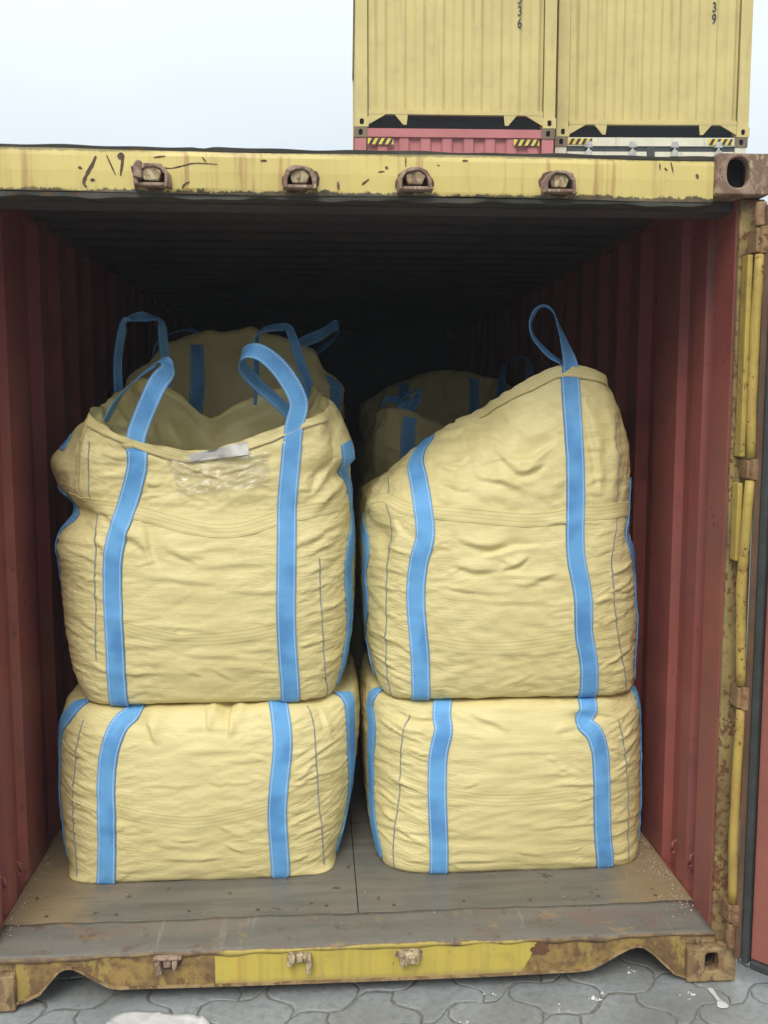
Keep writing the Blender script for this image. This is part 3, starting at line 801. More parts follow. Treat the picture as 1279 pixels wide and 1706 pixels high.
for k_, zr, xr_ in (('A', (.2, .74), (-1.0, -.1)), ('B', (.2, .74), (.12, 1.02)), ('C', (.84, 1.45), (-.98, -.05)), ('D', (.84, 1.45), (.1, 1.0))):
    CREASE[k_] += front_creases(ord(k_), 16, xr_[0], xr_[1], zr[0], zr[1], (-.10, .10), (.12, .34), (.008, .018), (.0015, .004)) + front_creases(ord(k_) + 7, 12, xr_[0] + .15, xr_[1] - .15, zr[0], zr[1], (-.5, .5), (.05, .14), (.005, .009), (.002, .0045))
    lo, hi = xr_
    CREASE[k_] += front_creases(ord(k_) + 50, 26, hi - .14, hi, zr[0], zr[1], (.1, .5), (.05, .13), (.005, .010), (.002, .005))
    CREASE[k_] += front_creases(ord(k_) + 90, 26, lo, lo + .14, zr[0], zr[1], (-.5, -.1), (.05, .13), (.005, .010), (.002, .005))
CREASE['D'] += front_creases(311, 14, .15, .95, 1.52, 1.85, (-.5, .5), (.06, .2), (.007, .016), (.002, .006))
CREASE['C'] += front_creases(312, 10, -.85, -.1, 1.52, 1.68, (-.4, .4), (.06, .2), (.007, .016), (.002, .005))
# seams and webbing: points on the bags, metres
PATHS = {
  'A_FL': [(-0.775,0.494,0.783),(-0.798,0.481,0.768),(-0.822,0.466,0.733),(-0.849,0.453,0.641),(-0.862,0.45,0.534),(-0.863,0.449,0.425),(-0.868,0.455,0.313),(-0.879,0.47,0.185)],
  'A_FR': [(-0.272,0.531,0.797),(-0.256,0.474,0.76),(-0.249,0.448,0.671),(-0.263,0.439,0.543),(-0.269,0.44,0.433),(-0.266,0.448,0.318),(-0.261,0.486,0.166)],
  'A_R': [(-0.035,0.55,0.741),(-0.029,0.557,0.603),(-0.02,0.6,0.449),(-0.026,0.627,0.333),(-0.055,0.577,0.251)],
  'A_L': [(-0.966,0.53,0.761),(-1.035,0.575,0.678),(-1.05,0.59,0.55),(-1.058,0.601,0.41)],
  'A_MID': [(-1.032,0.557,0.507),(-0.924,0.469,0.48),(-0.815,0.441,0.445),(-0.691,0.433,0.416),(-0.567,0.433,0.401),(-0.441,0.432,0.415),(-0.315,0.435,0.443),(-0.167,0.462,0.492),(-0.025,0.578,0.504)],
  'A_SR': [(-0.161,0.514,0.789),(-0.135,0.482,0.722),(-0.131,0.476,0.525),(-0.115,0.494,0.337),(-0.105,0.514,0.19)],
  'A_SL': [(-0.946,0.513,0.753),(-0.973,0.503,0.626),(-0.992,0.51,0.469),(-0.991,0.508,0.314),(-0.985,0.508,0.179)],
  'B_FL': [(0.326,0.512,0.795),(0.316,0.466,0.75),(0.325,0.451,0.711),(0.303,0.442,0.615),(0.299,0.439,0.483),(0.304,0.439,0.349)],
  'B_FR': [(0.849,0.482,0.775),(0.845,0.463,0.745),(0.82,0.452,0.723),(0.864,0.448,0.687),(0.891,0.445,0.598),(0.898,0.441,0.465),(0.905,0.444,0.327),(0.924,0.472,0.166)],
  'B_L': [(0.103,0.596,0.78),(0.086,0.606,0.731),(0.101,0.569,0.687),(0.094,0.586,0.566),(0.092,0.595,0.425),(0.097,0.577,0.316),(0.117,0.536,0.23)],
  'B_R': [(1.064,0.576,0.749),(1.087,0.597,0.607),(1.087,0.578,0.379)],
  'B_MID': [(0.064,0.702,0.5),(0.168,0.493,0.514),(0.272,0.445,0.49),(0.388,0.427,0.467),(0.517,0.424,0.452),(0.67,0.424,0.456),(0.847,0.433,0.47),(1.079,0.567,0.473)],
  'B_SL': [(0.204,0.495,0.754),(0.178,0.488,0.645),(0.168,0.493,0.465),(0.149,0.5,0.28),(0.157,0.507,0.166)],
  'B_SR': [(0.967,0.484,0.717),(0.999,0.486,0.557),(1.01,0.484,0.375),(1.014,0.481,0.191)],
  'C_FL': [(-0.729,0.483,1.7),(-0.733,0.485,1.643),(-0.761,0.483,1.541),(-0.792,0.468,1.439),(-0.815,0.459,1.338),(-0.82,0.459,1.234),(-0.82,0.461,1.108),(-0.822,0.47,0.978),(-0.821,0.487,0.866)],
  'C_FR': [(-0.206,0.486,1.723),(-0.217,0.478,1.6),(-0.224,0.48,1.517),(-0.225,0.469,1.434),(-0.228,0.457,1.289),(-0.234,0.457,1.163),(-0.231,0.461,1.055),(-0.226,0.472,0.945),(-0.22,0.508,0.815)],
  'C_R': [(-0.056,0.538,1.696),(-0.039,0.553,1.657),(-0.019,0.606,1.524),(-0.006,0.627,1.434),(-0.026,0.57,1.333),(-0.037,0.557,1.248),(-0.029,0.572,1.136),(-0.026,0.583,1.045),(-0.042,0.578,0.935)],
  'C_L': [(-0.955,0.531,1.699),(-1.038,0.672,1.65),(-0.994,0.582,1.533),(-0.94,0.519,1.459),(-0.972,0.526,1.392),(-1.015,0.579,1.257),(-1.033,0.631,1.138),(-1.017,0.616,0.998)],
  'C_HEM': [(-0.89,0.496,1.808),(-0.706,0.481,1.723),(-0.607,0.492,1.689),(-0.527,0.497,1.679),(-0.413,0.487,1.703),(-0.3,0.486,1.742),(-0.176,0.494,1.793),(-0.083,0.526,1.826)],
  'C_BAND': [(-1.006,0.612,1.519),(-0.899,0.508,1.514),(-0.751,0.477,1.496),(-0.629,0.467,1.463),(-0.507,0.461,1.434),(-0.385,0.461,1.433),(-0.251,0.474,1.472),(-0.158,0.491,1.49),(-0.053,0.553,1.512)],
  'C_MID': [(-1.023,0.606,1.117),(-0.907,0.486,1.12),(-0.789,0.457,1.095),(-0.657,0.452,1.061),(-0.535,0.453,1.05),(-0.39,0.452,1.06),(-0.266,0.456,1.081),(-0.141,0.481,1.109),(-0.029,0.573,1.124)],
  'C_SL': [(-0.89,0.5,1.735),(-0.891,0.505,1.622),(-0.899,0.508,1.514),(-0.875,0.476,1.398),(-0.883,0.474,1.274),(-0.884,0.477,1.126),(-0.887,0.486,0.975)],
  'C_SR': [(-0.114,0.491,1.325),(-0.11,0.493,1.218),(-0.107,0.498,1.066),(-0.1,0.514,0.931),(-0.102,0.575,0.802)],
  'D_FL': [(0.295,0.741,1.735),(0.241,0.646,1.661),(0.239,0.548,1.592),(0.249,0.477,1.492),(0.254,0.462,1.399),(0.231,0.463,1.315),(0.223,0.464,1.208),(0.23,0.465,1.09),(0.239,0.466,0.981)],
  'D_FR': [(0.777,0.555,1.991),(0.777,0.536,1.931),(0.777,0.512,1.847),(0.783,0.484,1.721),(0.784,0.466,1.532),(0.781,0.45,1.385),(0.788,0.445,1.301),(0.812,0.445,1.193),(0.818,0.445,1.128),(0.823,0.449,1.04),(0.842,0.457,0.951)],
  'D_L': [(0.056,0.767,1.422),(0.074,0.61,1.337),(0.065,0.646,1.231),(0.071,0.639,1.12),(0.068,0.759,0.978),(0.087,0.7,0.876)],
  'D_R': [(1.007,0.571,1.586),(1.009,0.567,1.455),(0.988,0.522,1.373),(1.03,0.564,1.256),(1.044,0.569,1.12),(1.051,0.577,0.96)],
  'D_HEM': [(0.476,0.652,1.82),(0.573,0.585,1.889),(0.664,0.56,1.936),(0.748,0.552,1.974),(0.834,0.55,1.965),(0.91,0.574,1.945)],
  'D_BAND': [(0.066,0.71,1.487),(0.218,0.485,1.494),(0.405,0.459,1.476),(0.616,0.456,1.458),(0.767,0.461,1.473),(1.015,0.587,1.484)],
  'D_MID': [(0.157,0.502,1.05),(0.27,0.457,1.031),(0.386,0.447,1.009),(0.514,0.446,1.003),(0.643,0.445,1.012),(0.772,0.446,1.031),(0.884,0.457,1.05),(1.037,0.551,1.066)],
  'D_SL': [(0.131,0.676,1.605),(0.124,0.543,1.508),(0.137,0.516,1.404),(0.126,0.522,1.274),(0.123,0.53,1.142),(0.127,0.532,0.988),(0.158,0.558,0.802)],
  'D_SR': [(0.932,0.536,1.804),(0.942,0.51,1.634),(0.944,0.502,1.463),(0.922,0.475,1.316),(0.934,0.474,1.186),(0.958,0.481,1.03),(1.003,0.52,0.818)],
}
# ------------------------------------------------------------------ ground and pavers
gm = MB()
gm.add([(-160, -160, -.0045), (160, -160, -.0045), (160, 160, -.0045), (-160, 160, -.0045)], [(0, 1, 2, 3)])
ground = gm.build('ground', M['ground']); tag(ground, kind='structure')

PW, PH, PA = 0.225, 0.185, 0.026
def paver_mesh(par):
    ph = math.pi * par
    bot = lambda x: PA * math.sin(2 * math.pi * x / PW + ph + 0.6)
    top = lambda x: PH + PA * math.sin(2 * math.pi * x / PW + ph + 0.6 )
    jx = lambda y: 0.022 * math.sin(2 * math.pi * y / PH)
    pts = []
    n = 6
    for k in range(n): x = PW * k / n; pts.append((x + jx(0) * 0, bot(x)))
    for k in range(n):
        f = k / n; y0, y1 = bot(PW), top(PW); pts.append((PW + 0.026 * math.sin(2 * math.pi * f), y0 + (y1 - y0) * f))
    for k in range(n): x = PW * (1 - k / n); pts.append((x, top(x)))
    for k in range(n):
        f = 1 - k / n; y0, y1 = bot(0), top(0); pts.append((0.026 * math.sin(2 * math.pi * f), y0 + (y1 - y0) * f))
    c = np.mean(pts, 0); P = (np.array(pts) - c)
    ins = lambda d: P * (1 - d / np.linalg.norm(P, axis=1, keepdims=True))
    rings = [(ins(.0030), -.012), (ins(.0050), -.0016), (ins(.011), 0.0)]
    vs, fs = [], []
    N = len(P)
    for r_, z in rings: vs += [(p[0], p[1], z) for p in r_]
    for a in (0, 1):
        for i in range(N):
            j = (i + 1) % N
            fs.append((a * N + i, a * N + j, (a + 1) * N + j, (a + 1) * N + i))
    fs.append(tuple(range(2 * N, 3 * N)))
    me = bpy.data.meshes.new('paver'); me.from_pydata(vs, [], fs); me.materials.append(M['paver']); me.update()
    return me, c
pm = [paver_mesh(0), paver_mesh(1)]
pa = R(24); ca, sa = math.cos(pa), math.sin(pa)
cand = []
for j in range(-20, 20):
    for i in range(-20, 22):
        me, c = pm[j % 2]
        lx, ly = i * PW + (j % 2) * PW / 2 + c[0], j * PH + c[1]
        x, y = ca * lx - sa * ly, sa * lx + ca * ly
        if -2.1 < x < 2.3 and -1.1 < y < 1.1:
            cand.append((abs(x) * .35 + abs(y + 0.1), x, y, me))
cand.sort(key=lambda t: t[0])
for _, x, y, me in cand[:290]:
    o = bpy.data.objects.new('paver', me); COL.objects.link(o); o.parent = ground
    o.location = (x, y, rng.uniform(-.0035, .0)); o.rotation_euler = (rng.normal(0, .006), rng.normal(0, .006), pa)
rest = MB()
for _, x, y, me in cand[290:]:
    rest.add([(ca * v.co.x - sa * v.co.y + x, sa * v.co.x + ca * v.co.y + y, v.co.z - .001) for v in me.vertices], [tuple(p.vertices) for p in me.polygons])
if rest.v:
    tag(rest.build('paver_field', M['paver'], ground), kind='stuff')

# ------------------------------------------------------------------ the open container
CT = empty('cargo_container', (0, 0, 0), 'open worn yellow and rust shipping container seen into its red inside, loaded with bulk bags', 'shipping container')
LEN = 6.05
def corrugated_side(xin, sgn, y0, y1, z0, z1):
    prof = [(y0, 0), (y0 + .010, 0), (y0 + .026, 1), (y0 + .115, 1), (y0 + .145, .35), (y0 + .225, .35), (y0 + .255, 1), (y0 + .48, 1), (y0 + .525, 0)]; y = y0 + .56
    while y < y1 - .3:
        prof += [(y + .075, 0), (y + .125, 1), (y + .225, 1), (y + .275, 0)]; y += .278
    prof.append((y1, 0)); m = MB(); n = len(prof)
    d = .036
    a = [(xin + sgn * d * (1 - k), yy) for yy, k in prof]
    th = .004 * sgn
    vs = [(x, yy, z) for z in (z0, z1) for x, yy in a] + [(x + th, yy, z) for z in (z0, z1) for x, yy in a]
    fs = []
    for i in range(n - 1):
        f = (i, i + 1, n + i + 1, n + i); fs.append(f if sgn > 0 else f[::-1])
        f = (2 * n + i, 3 * n + i, 3 * n + i + 1, 2 * n + i + 1); fs.append(f if sgn > 0 else f[::-1])
    return m.add(vs, fs)
corrugated_side(1.162, 1, .275, LEN, .15, 2.54).build('side_wall', M['red_in'], CT)
corrugated_side(-1.162, -1, .275, LEN, .15, 2.54).build('side_wall', M['red_in'], CT)
# roof: ribs across
m = MB(); prof = [(.07, 0)]; y = .12
while y < LEN - .2:
    prof += [(y, 0), (y + .03, 1), (y + .11, 1), (y + .14, 0)]; y += .209
prof.append((LEN, 0)); n = len(prof)
vs = [(x, yy, 2.545 + .022 * k) for x in (-1.2, 1.2) for yy, k in prof] + [(x, yy, 2.549 + .022 * k) for x in (-1.2, 1.2) for yy, k in prof]
fs = []
for i in range(n - 1):
    fs += [(i, i + 1, n + i + 1, n + i), (2 * n + i, 3 * n + i, 3 * n + i + 1, 2 * n + i + 1)]
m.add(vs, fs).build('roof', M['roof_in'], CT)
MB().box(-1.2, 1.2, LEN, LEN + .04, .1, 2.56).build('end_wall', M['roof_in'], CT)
for s in (-1, 1):
    MB().box(min(s * 1.165, s * 1.215), max(s * 1.165, s * 1.215), .27, LEN, 2.53, 2.585).build('top_side_rail', M['red_in'], CT)
    MB().box(min(s * 1.162, s * 1.21), max(s * 1.162, s * 1.21), .2, LEN, .05, .152).build('bottom_side_rail', M['red_in'], CT)
    # corner post: a stout inner leg, a slot and a front face with flaking yellow paint
    xa, xb = sorted((s * 1.150, s * 1.2185))
    MB().box(xa, xb, .062, .205, .12, 2.50).build('corner_post', M['red_in'], CT, bevel=.006)
    xa, xb = sorted((s * 1.195, s * 1.208))
    MB().box(xa, xb, .207, .275, .152, 2.53).build('post_slot', M['red_in'], CT)
    xa, xb = sorted((s * 1.152, s * 1.228))
    MB().box(xa, xb, .040, .060, .12, 2.47).build('post_front', M['post_front'], CT, bevel=.005)
    # lashing bars low in the slot
    for yy, zz in ((.235, .30), (.40, .27)):
        b = MB(); x0 = s * 1.158
        pth = [Vector((x0 + s * .032, yy - .01, zz + .035)), Vector((x0 - s * .004, yy, zz + .02)), Vector((x0 - s * .006, yy + .012, zz - .02)), Vector((x0 + s * .03, yy + .02, zz - .045))]
        for p, q_ in zip(pth[:-1], pth[1:]): b.cyl(p, q_, .0055, 8)
        b.build('lashing_ring', M['red_in'], CT, smooth=True)
# floor boards and threshold plate
for j in range(5):
    y0 = .2175 + j * 1.166; y1 = min(y0 + 1.163, LEN)
    for x0, x1 in ((-1.16, .0055), (.0085, 1.16)):
        MB().box(x0, x1, y0, y1, .135, .165).build('floor_board', M['plywood'], CT, bevel=.0015)
pl = MB(); NX, NY = 90, 12; vs = []
for i in range(NX + 1):
    for j in range(NY + 1):
        x = -1.15 + 2.30 * i / NX; y = .022 + .192 * max(0, (j - 2)) / (NY - 2) if j > 2 else (.0168, .0170, .0200)[j]
        z = .1665 + .002 * math.sin(x * 9 + y * 20) - (.0135 + .004 * math.sin(x * 11) + .003 * math.sin(x * 43), .005, .001, 0)[min(j, 3)] - .006 * math.exp(-((x - .78) / .1) ** 2 - ((y - .03) / .03) ** 2) + .0015 * math.sin(x * 37)
        vs.append((x, y, z))
fs = [(i * (NY + 1) + j, (i + 1) * (NY + 1) + j, (i + 1) * (NY + 1) + j + 1, i * (NY + 1) + j + 1) for i in range(NX) for j in range(NY)]
pl.add(vs, fs)
MB_ = pl.build('threshold_plate', M['plate'], CT, smooth=True)
sm = MB_.modifiers.new('thick', 'SOLIDIFY'); sm.thickness = .006; sm.offset = -1
for s in (-1, 1):
    xa, xb = sorted((s * 1.058, s * 1.16)); MB().box(xa, xb, .030, .20, .1185, .158).build('corner_gusset', M['cast_low'], CT, bevel=.004)
for x in [-1.03, -.8, -.56, -.33, -.1, .13, .37, .6, .84, 1.04]:
    b = MB(); b.cyl((x, .262 + .006 * math.sin(x * 40), .1645), (x, .262 + .006 * math.sin(x * 40), .1668), .0065, 10)
    b.build('floor_screw', M['rust'], CT)
# lower rail with the two fork-like cut-outs
half = [(-.16, .046), (.0, .049)]
out = [(-1.057, .020), (-1.035, .022), (-.985, .046), (-.955, .083), (-.925, .118), (-.905, .127), (-.885, .126), (-.860, .113), (-.815, .083), (-.775, .060), (-.745, .054), (-.40, .050), (0, .047),
       (.40, .046), (.70, .049), (.745, .054), (.79, .075), (.835, .102), (.868, .119), (.893, .125), (.915, .122), (.945, .100), (.99, .055), (1.02, .026), (1.057, .012)]
poly = out + [(1.057, .158), (.9, .157), (.78, .152), (.6, .158), (.3, .16), (0, .160), (-.5, .16), (-1.057, .158)]
MB().prism(poly, 'y', .020, .034).build('lower_rail', M['sill'], CT, bevel=.0025)
lip = MB()
for (xa, za), (xb, zb) in zip(out[:-1], out[1:]):
    d = Vector((xb - xa, zb - za)).normalized(); nx, nz = -d.y, d.x
    lip.add([(xa, .012, za), (xb, .012, zb), (xb, .075, zb), (xa, .075, za), (xa + nx * .007, .012, za + nz * .007), (xb + nx * .007, .012, zb + nz * .007), (xb + nx * .007, .075, zb + nz * .007), (xa + nx * .007, .075, za + nz * .007)],
            [(0, 1, 5, 4), (3, 2, 1, 0), (4, 5, 6, 7), (2, 3, 7, 6)])
lip.build('rail_lip', M['cast_low'], CT)
for yy in (.5, 1.0, 1.5, 2.0, 2.5, 3.2, 3.9, 4.6, 5.3):
    MB().box(-1.16, 1.16, yy, yy + .05, .03, .134).build('cross_member', M['dark'], CT)

def casting(name, parent, mat, x0, x1, y0, y1, z0, z1, hole, bevel=.006, n=8):
    hx, hz, hw, hh, ex = hole
    m = MB(); sq = []
    for k in range(4):
        for i in range(n):
            f = 2 * i / n - 1
            sq.append([(f, -1), (1, f), (-f, 1), (-1, -f)][k])
    N = len(sq)
    def rect(y): return [((x0 + x1) / 2 + (x1 - x0) / 2 * a, y, (z0 + z1) / 2 + (z1 - z0) / 2 * b) for a, b in sq]
    def hol(y, s=1.0):
        r = []
        for a, b in sq:
            e = ex if b < 0 else ex * 1.0
            sc = (abs(a) ** e + abs(b) ** e) ** (-1 / e)
            r.append((hx + hw / 2 * a * sc * s, y, hz + hh / 2 * b * sc * s))
        return r
    rings = [hol(y0 + .075, 1.5), hol(y0 + .028, 1.0), hol(y0), rect(y0), rect(y1)]
    vs = sum(rings, []); fs = []
    for a in range(4):
        for i in range(N):
            j = (i + 1) % N
            fs.append((a * N + i, (a + 1) * N + i, (a + 1) * N + j, a * N + j))
    m.add(vs, fs)
    m.add([], []); m.f.append(tuple(range(N))[::1]); m.mi.append(1)
    m.f.append(tuple(reversed(range(4 * N, 5 * N)))); m.mi.append(0)
    return m.build(name, [mat, M['dark']], parent, bevel=bevel)
casting('corner_casting', CT, M['cast_low'], 1.057, 1.219, 0, .178, .004, .118, (1.138, .072, .044, .062, 4))
casting('corner_casting', CT, M['cast_low'], -1.219, -1.057, 0, .178, .004, .118, (-1.138, .072, .044, .062, 4))
casting('corner_casting', CT, M['cast_rust'], 1.057, 1.219, -.004, .178, 2.472, 2.591, (1.122, 2.536, .068, .086, 2.6), bevel=.014)
casting('corner_casting', CT, M['cast_rust'], -1.219, -1.057, -.004, .178, 2.472, 2.591, (-1.122, 2.536, .068, .086, 2.6), bevel=.014)
for s in (-1, 1):
    for z0 in (.004, 2.472):
        xa, xb = sorted((s * 1.057, s * 1.219))
        MB().box(xa, xb, LEN - .12, LEN + .05, z0, z0 + .118).build('corner_casting', M['cast_rust'], CT)
# header
def hdr_y(x): return .0142 + .0028 * math.sin(x * 7.3 + 1) + .0018 * math.sin(x * 17) - .004 * math.exp(-((x + .47) / .05) ** 2)
NX = 90; vs = []; hd = MB()
rows_ = [(.018, 2.456), (.016, 2.470), (.014, 2.515), (.015, 2.556), (.018, 2.573)]
for i in range(NX + 1):
    x = -1.056 + 2.112 * i / NX
    w = .0028 * math.sin(x * 7.3 + 1) + .0018 * math.sin(x * 17) - .004 * math.exp(-((x + .47) / .05) ** 2)
    for (y, z) in rows_: vs.append((x, y + w * (1 if 2.46 < z < 2.57 else .4), z + .0025 * math.sin(x * 5.1) * (1 if z > 2.56 or z < 2.46 else 0)))
    for (y, z) in ((.062, 2.573), (.062, 2.456)): vs.append((x, y, z))
C7 = 7; fs = []
for i in range(NX):
    for j in range(C7):
        k = (j + 1) % C7
        fs.append((i * C7 + j, (i + 1) * C7 + j, (i + 1) * C7 + k, i * C7 + k))
fs += [tuple(range(C7)), tuple(reversed(range(NX * C7, NX * C7 + C7)))]
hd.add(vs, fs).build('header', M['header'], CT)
le = MB(); vs = []; fs = []
for i in range(121):
    x = -1.075 + 2.150 * i / 120
    t = .0014 * math.sin(x * 13) + .0012 * math.sin(x * 31 + 2) - .005 * math.exp(-((x + .436) / .02) ** 2)
    vs += [(x, .022, 2.5735), (x, .020, 2.584 + t), (x, .13, 2.586 + t * .5), (x, .13, 2.574)]
for i in range(120):
    for j in range(4):
        k = (j + 1) % 4; fs.append((i * 4 + j, i * 4 + 4 + j, i * 4 + 4 + k, i * 4 + k))
le.add(vs, fs).build('roof_edge', M['roofedge'], CT)
fl = MB(); vs = []; fs = []
for i in range(121):
    x = -1.056 + 2.112 * i / 120
    t = .003 * math.sin(x * 19) + .002 * math.sin(x * 47 + 2)
    vs += [(x, .022 + t * .5, 2.443 + t), (x, .021, 2.4555), (x, .09, 2.4555), (x, .09, 2.445)]
for i in range(120):
    for j in range(4):
        k = (j + 1) % 4; fs.append((i * 4 + j, i * 4 + 4 + j, i * 4 + 4 + k, i * 4 + k))
fl.add(vs, fs).build('header_lip', M['roofedge'], CT)
MB().box(-1.15, 1.15, .091, .20, 2.44, 2.47).build('header_flange', M['roof_in'], CT)

# door keepers on the header
def blob(cx, cz, rx, rz, n, y, seed, rough=.14):
    r = np.random.RandomState(seed); m = MB()
    ph = r.uniform(0, 6, 4)
    pts = []
    for k in range(n):
        a = 2 * math.pi * k / n
        q_ = 1 + rough * (math.sin(2 * a + ph[0]) * .5 + math.sin(3 * a + ph[1]) * .5 + math.sin(7 * a + ph[2]) * .35 + math.sin(13 * a + ph[3]) * .25)
        pts.append((cx + rx * q_ * math.cos(a), cz + rz * q_ * math.sin(a)))
    return m.prism(pts, 'y', y, y + .006)
for k, (x, z) in enumerate([(-.577, 2.499), (-.162, 2.499), (.167, 2.500), (.586, 2.499)]):
    g = MB()
    yb = .016
    # arched outer housing, open below, with two cheeks and a bridging boss
    arc_o = [(-.047, -.032), (-.046, .0), (-.036, .021), (-.015, .030), (.012, .030), (.034, .022), (.045, .002), (.047, -.032)]
    arc_i = [(-.037, -.032), (-.036, -.003), (-.027, .013), (-.012, .020), (.010, .020), (.026, .013), (.035, -.002), (.037, -.032)]
    yo = -.026
    vs = [(x + a, yo, z + b) for a, b in arc_o] + [(x + a, yo, z + b) for a, b in arc_i] + [(x + a * 1.08, yb, z + b * 1.08) for a, b in arc_o] + [(x + a, yb, z + b) for a, b in arc_i]
    rj = np.random.RandomState(60 + k); vs = [(a + rj.normal(0, .0016), b + (rj.normal(0, .002) if b < 0 else 0), c_ + rj.normal(0, .0016)) for a, b, c_ in vs]
    n_ = len(arc_o); fs = []
    for i in range(n_ - 1):
        fs += [(i + 1, i, n_ + i, n_ + i + 1), (i, i + 1, 2 * n_ + i + 1, 2 * n_ + i), (n_ + i + 1, n_ + i, 3 * n_ + i, 3 * n_ + i + 1)]
    for i in (0, n_ - 1): fs.append((i, 2 * n_ + i, 3 * n_ + i, n_ + i))
    g.add(vs, fs)
    lug = g.build('keeper', M['lug_rust'], CT, bevel=.003)
    b2 = MB()
    b2.prism([(x - .022, z - .016), (x + .019, z - .017), (x + .029, z + .008), (x + .011, z + .021), (x - .016, z + .021), (x - .030, z + .007)], 'y', -.020 + .004 * (k % 2), .012)
    b2.build('keeper_boss', M['lugface'], lug, bevel=.004)
    b2 = MB(); b2.box(x - .042, x + .042, -.018, .014, z - .031, z - .021); b2.build('keeper_foot', M['lug_rust'], lug, bevel=.003)
    if k == 0:
        b2 = MB(); b2.prism([(x - .05, z - .01), (x - .026, z - .014), (x - .024, z + .033), (x - .034, z + .037), (x - .047, z + .03)], 'y', -.032, .012); b2.build('keeper_ear', M['lug_rust'], lug, bevel=.004)
    blob(x, z - .001, .053, .038, 48, hdr_y(x) - .0022, 20 + k, .10).build('rust_patch', M['scratch'], lug)
# keepers on the lower rail
for k, (x, z) in enumerate([(-.593, .137), (-.184, .133), (.161, .128)]):
    g = MB()
    if k == 0:
        g.box(x - .034, x + .034, .002, .021, z + .010, z + .020)
        g.prism([(x - .030, z + .010), (x - .018, z + .010), (x - .012, z - .022), (x - .026, z - .024)], 'y', -.006, .021)
        g.prism([(x + .010, z + .010), (x + .026, z + .010), (x + .022, z - .006), (x + .014, z - .018)], 'y', -.006, .021)
        g.box(x - .012, x + .008, .008, .021, z - .012, z + .008)
    elif k == 1:
        g.prism([(x - .034, z - .008), (x - .026, z - .013), (x - .012, z + .002), (x - .012, z + .018), (x - .03, z + .016)], 'y', -.008, .021)
        g.prism([(x + .006, z + .016), (x + .026, z + .017), (x + .030, z - .004), (x + .024, z - .030), (x + .012, z - .030), (x + .014, z - .006)], 'y', -.012, .021)
        g.box(x - .013, x + .008, .004, .021, z - .008, z + .017)
    else:
        g.prism([(x - .030, z + .016), (x - .026, z - .014), (x - .016, z - .026), (x - .006, z - .012), (x + .020, z - .014), (x + .026, z + .004), (x + .024, z + .016), (x + .004, z + .019)], 'y', -.008, .021)
        g.prism([(x - .008, z + .014), (x + .012, z + .014), (x + .012, z - .008), (x - .006, z - .006)], 'y', -.016, -.006)
    g.v = [(x + (a - x) * 1.28, .021 + (b - .021) * 1.2, z + (c_ - z) * 1.2) for a, b, c_ in g.v]
    o = g.build('keeper', M['lugface'] if k else M['lug_rust'], CT, bevel=.005)
    if k != 1: blob(x, z, .04, .027, 32, .0172, 40 + k, .16).build('rust_patch', M['rust'] if k == 0 else M['cast_rust'], o)
blob(.580, .132, .030, .022, 32, .0175, 77, .3).build('rust_patch', M['rust'], CT)
# scratches and rusty gouges on the header
MARKS = [[(-0.736, 2.554), (-0.747, 2.529), (-0.761, 2.506), (-0.772, 2.481), (-0.764, 2.469)], [(-0.706, 2.557), (-0.683, 2.504)], [(-0.661, 2.561), (-0.663, 2.538), (-0.669, 2.502)], [(-0.637, 2.529), (-0.632, 2.506)], [(-0.593, 2.523), (-0.55, 2.524), (-0.525, 2.523), (-0.491, 2.53), (-0.459, 2.537), (-0.396, 2.536)], [(-0.574, 2.553), (-0.542, 2.557)], [(-0.496, 2.469), (-0.489, 2.479), (-0.475, 2.486)], [(-0.438, 2.554), (-0.427, 2.541)], [(0.062, 2.524), (0.081, 2.526)], [(0.015, 2.488), (0.036, 2.504)], [(-0.054, 2.494), (-0.052, 2.472)], [(-0.274, 2.549), (-0.257, 2.549)], [(0.085, 2.54), (0.088, 2.533)], [(-0.785, 2.523), (-0.775, 2.519)], [(-0.753, 2.488), (-0.741, 2.49)], [(0.907, 2.549), (0.915, 2.542)], [(1.002, 2.533), (1.008, 2.519)], [(0.925, 2.566), (0.933, 2.535)], [(0.892, 2.562), (0.893, 2.543)], [(0.306, 2.559), (0.322, 2.559)], [(0.142, 2.566), (0.142, 2.539)], [(0.233, 2.546), (0.24, 2.544)], [(-0.675, 2.551), (-0.658, 2.56)]]
WID = [.008, .004, .007, .006, .0028, .003, .004, .003, .003, .005, .006, .005, .014, .008, .006, .005, .008, .003, .003, .004, .003, .004, .016]
for k, (pts, w) in enumerate(zip(MARKS, WID)):
    p3 = resample([(a, .0, b) for a, b in pts], .004); r_ = np.random.RandomState(k); n_ = len(p3); m = MB(); vs = []
    T = np.gradient(p3, axis=0); T = unit(T)
    for i in range(n_):
        f = i / max(1, n_ - 1); ww = w * .5 * (.45 + .75 * math.sin(math.pi * min(1, f * .9 + .08))) * r_.uniform(.75, 1.25)
        nx, nz = -T[i, 2], T[i, 0]
        yy = hdr_y(p3[i, 0]) - .0012
        vs += [(p3[i, 0] + nx * ww, yy, p3[i, 2] + nz * ww), (p3[i, 0] - nx * ww, yy, p3[i, 2] - nz * ww), (p3[i, 0] - nx * ww, .03, p3[i, 2] - nz * ww), (p3[i, 0] + nx * ww, .03, p3[i, 2] + nz * ww)]
    fs = []
    for i in range(n_ - 1):
        for j in range(4): fs.append((i * 4 + j, i * 4 + (j + 1) % 4, i * 4 + 4 + (j + 1) % 4, i * 4 + 4 + j))
    fs += [(3, 2, 1, 0), tuple((n_ - 1) * 4 + q_ for q_ in range(4))]
    m.add(vs, fs).build('rust_scratch', M['scratch'], CT)

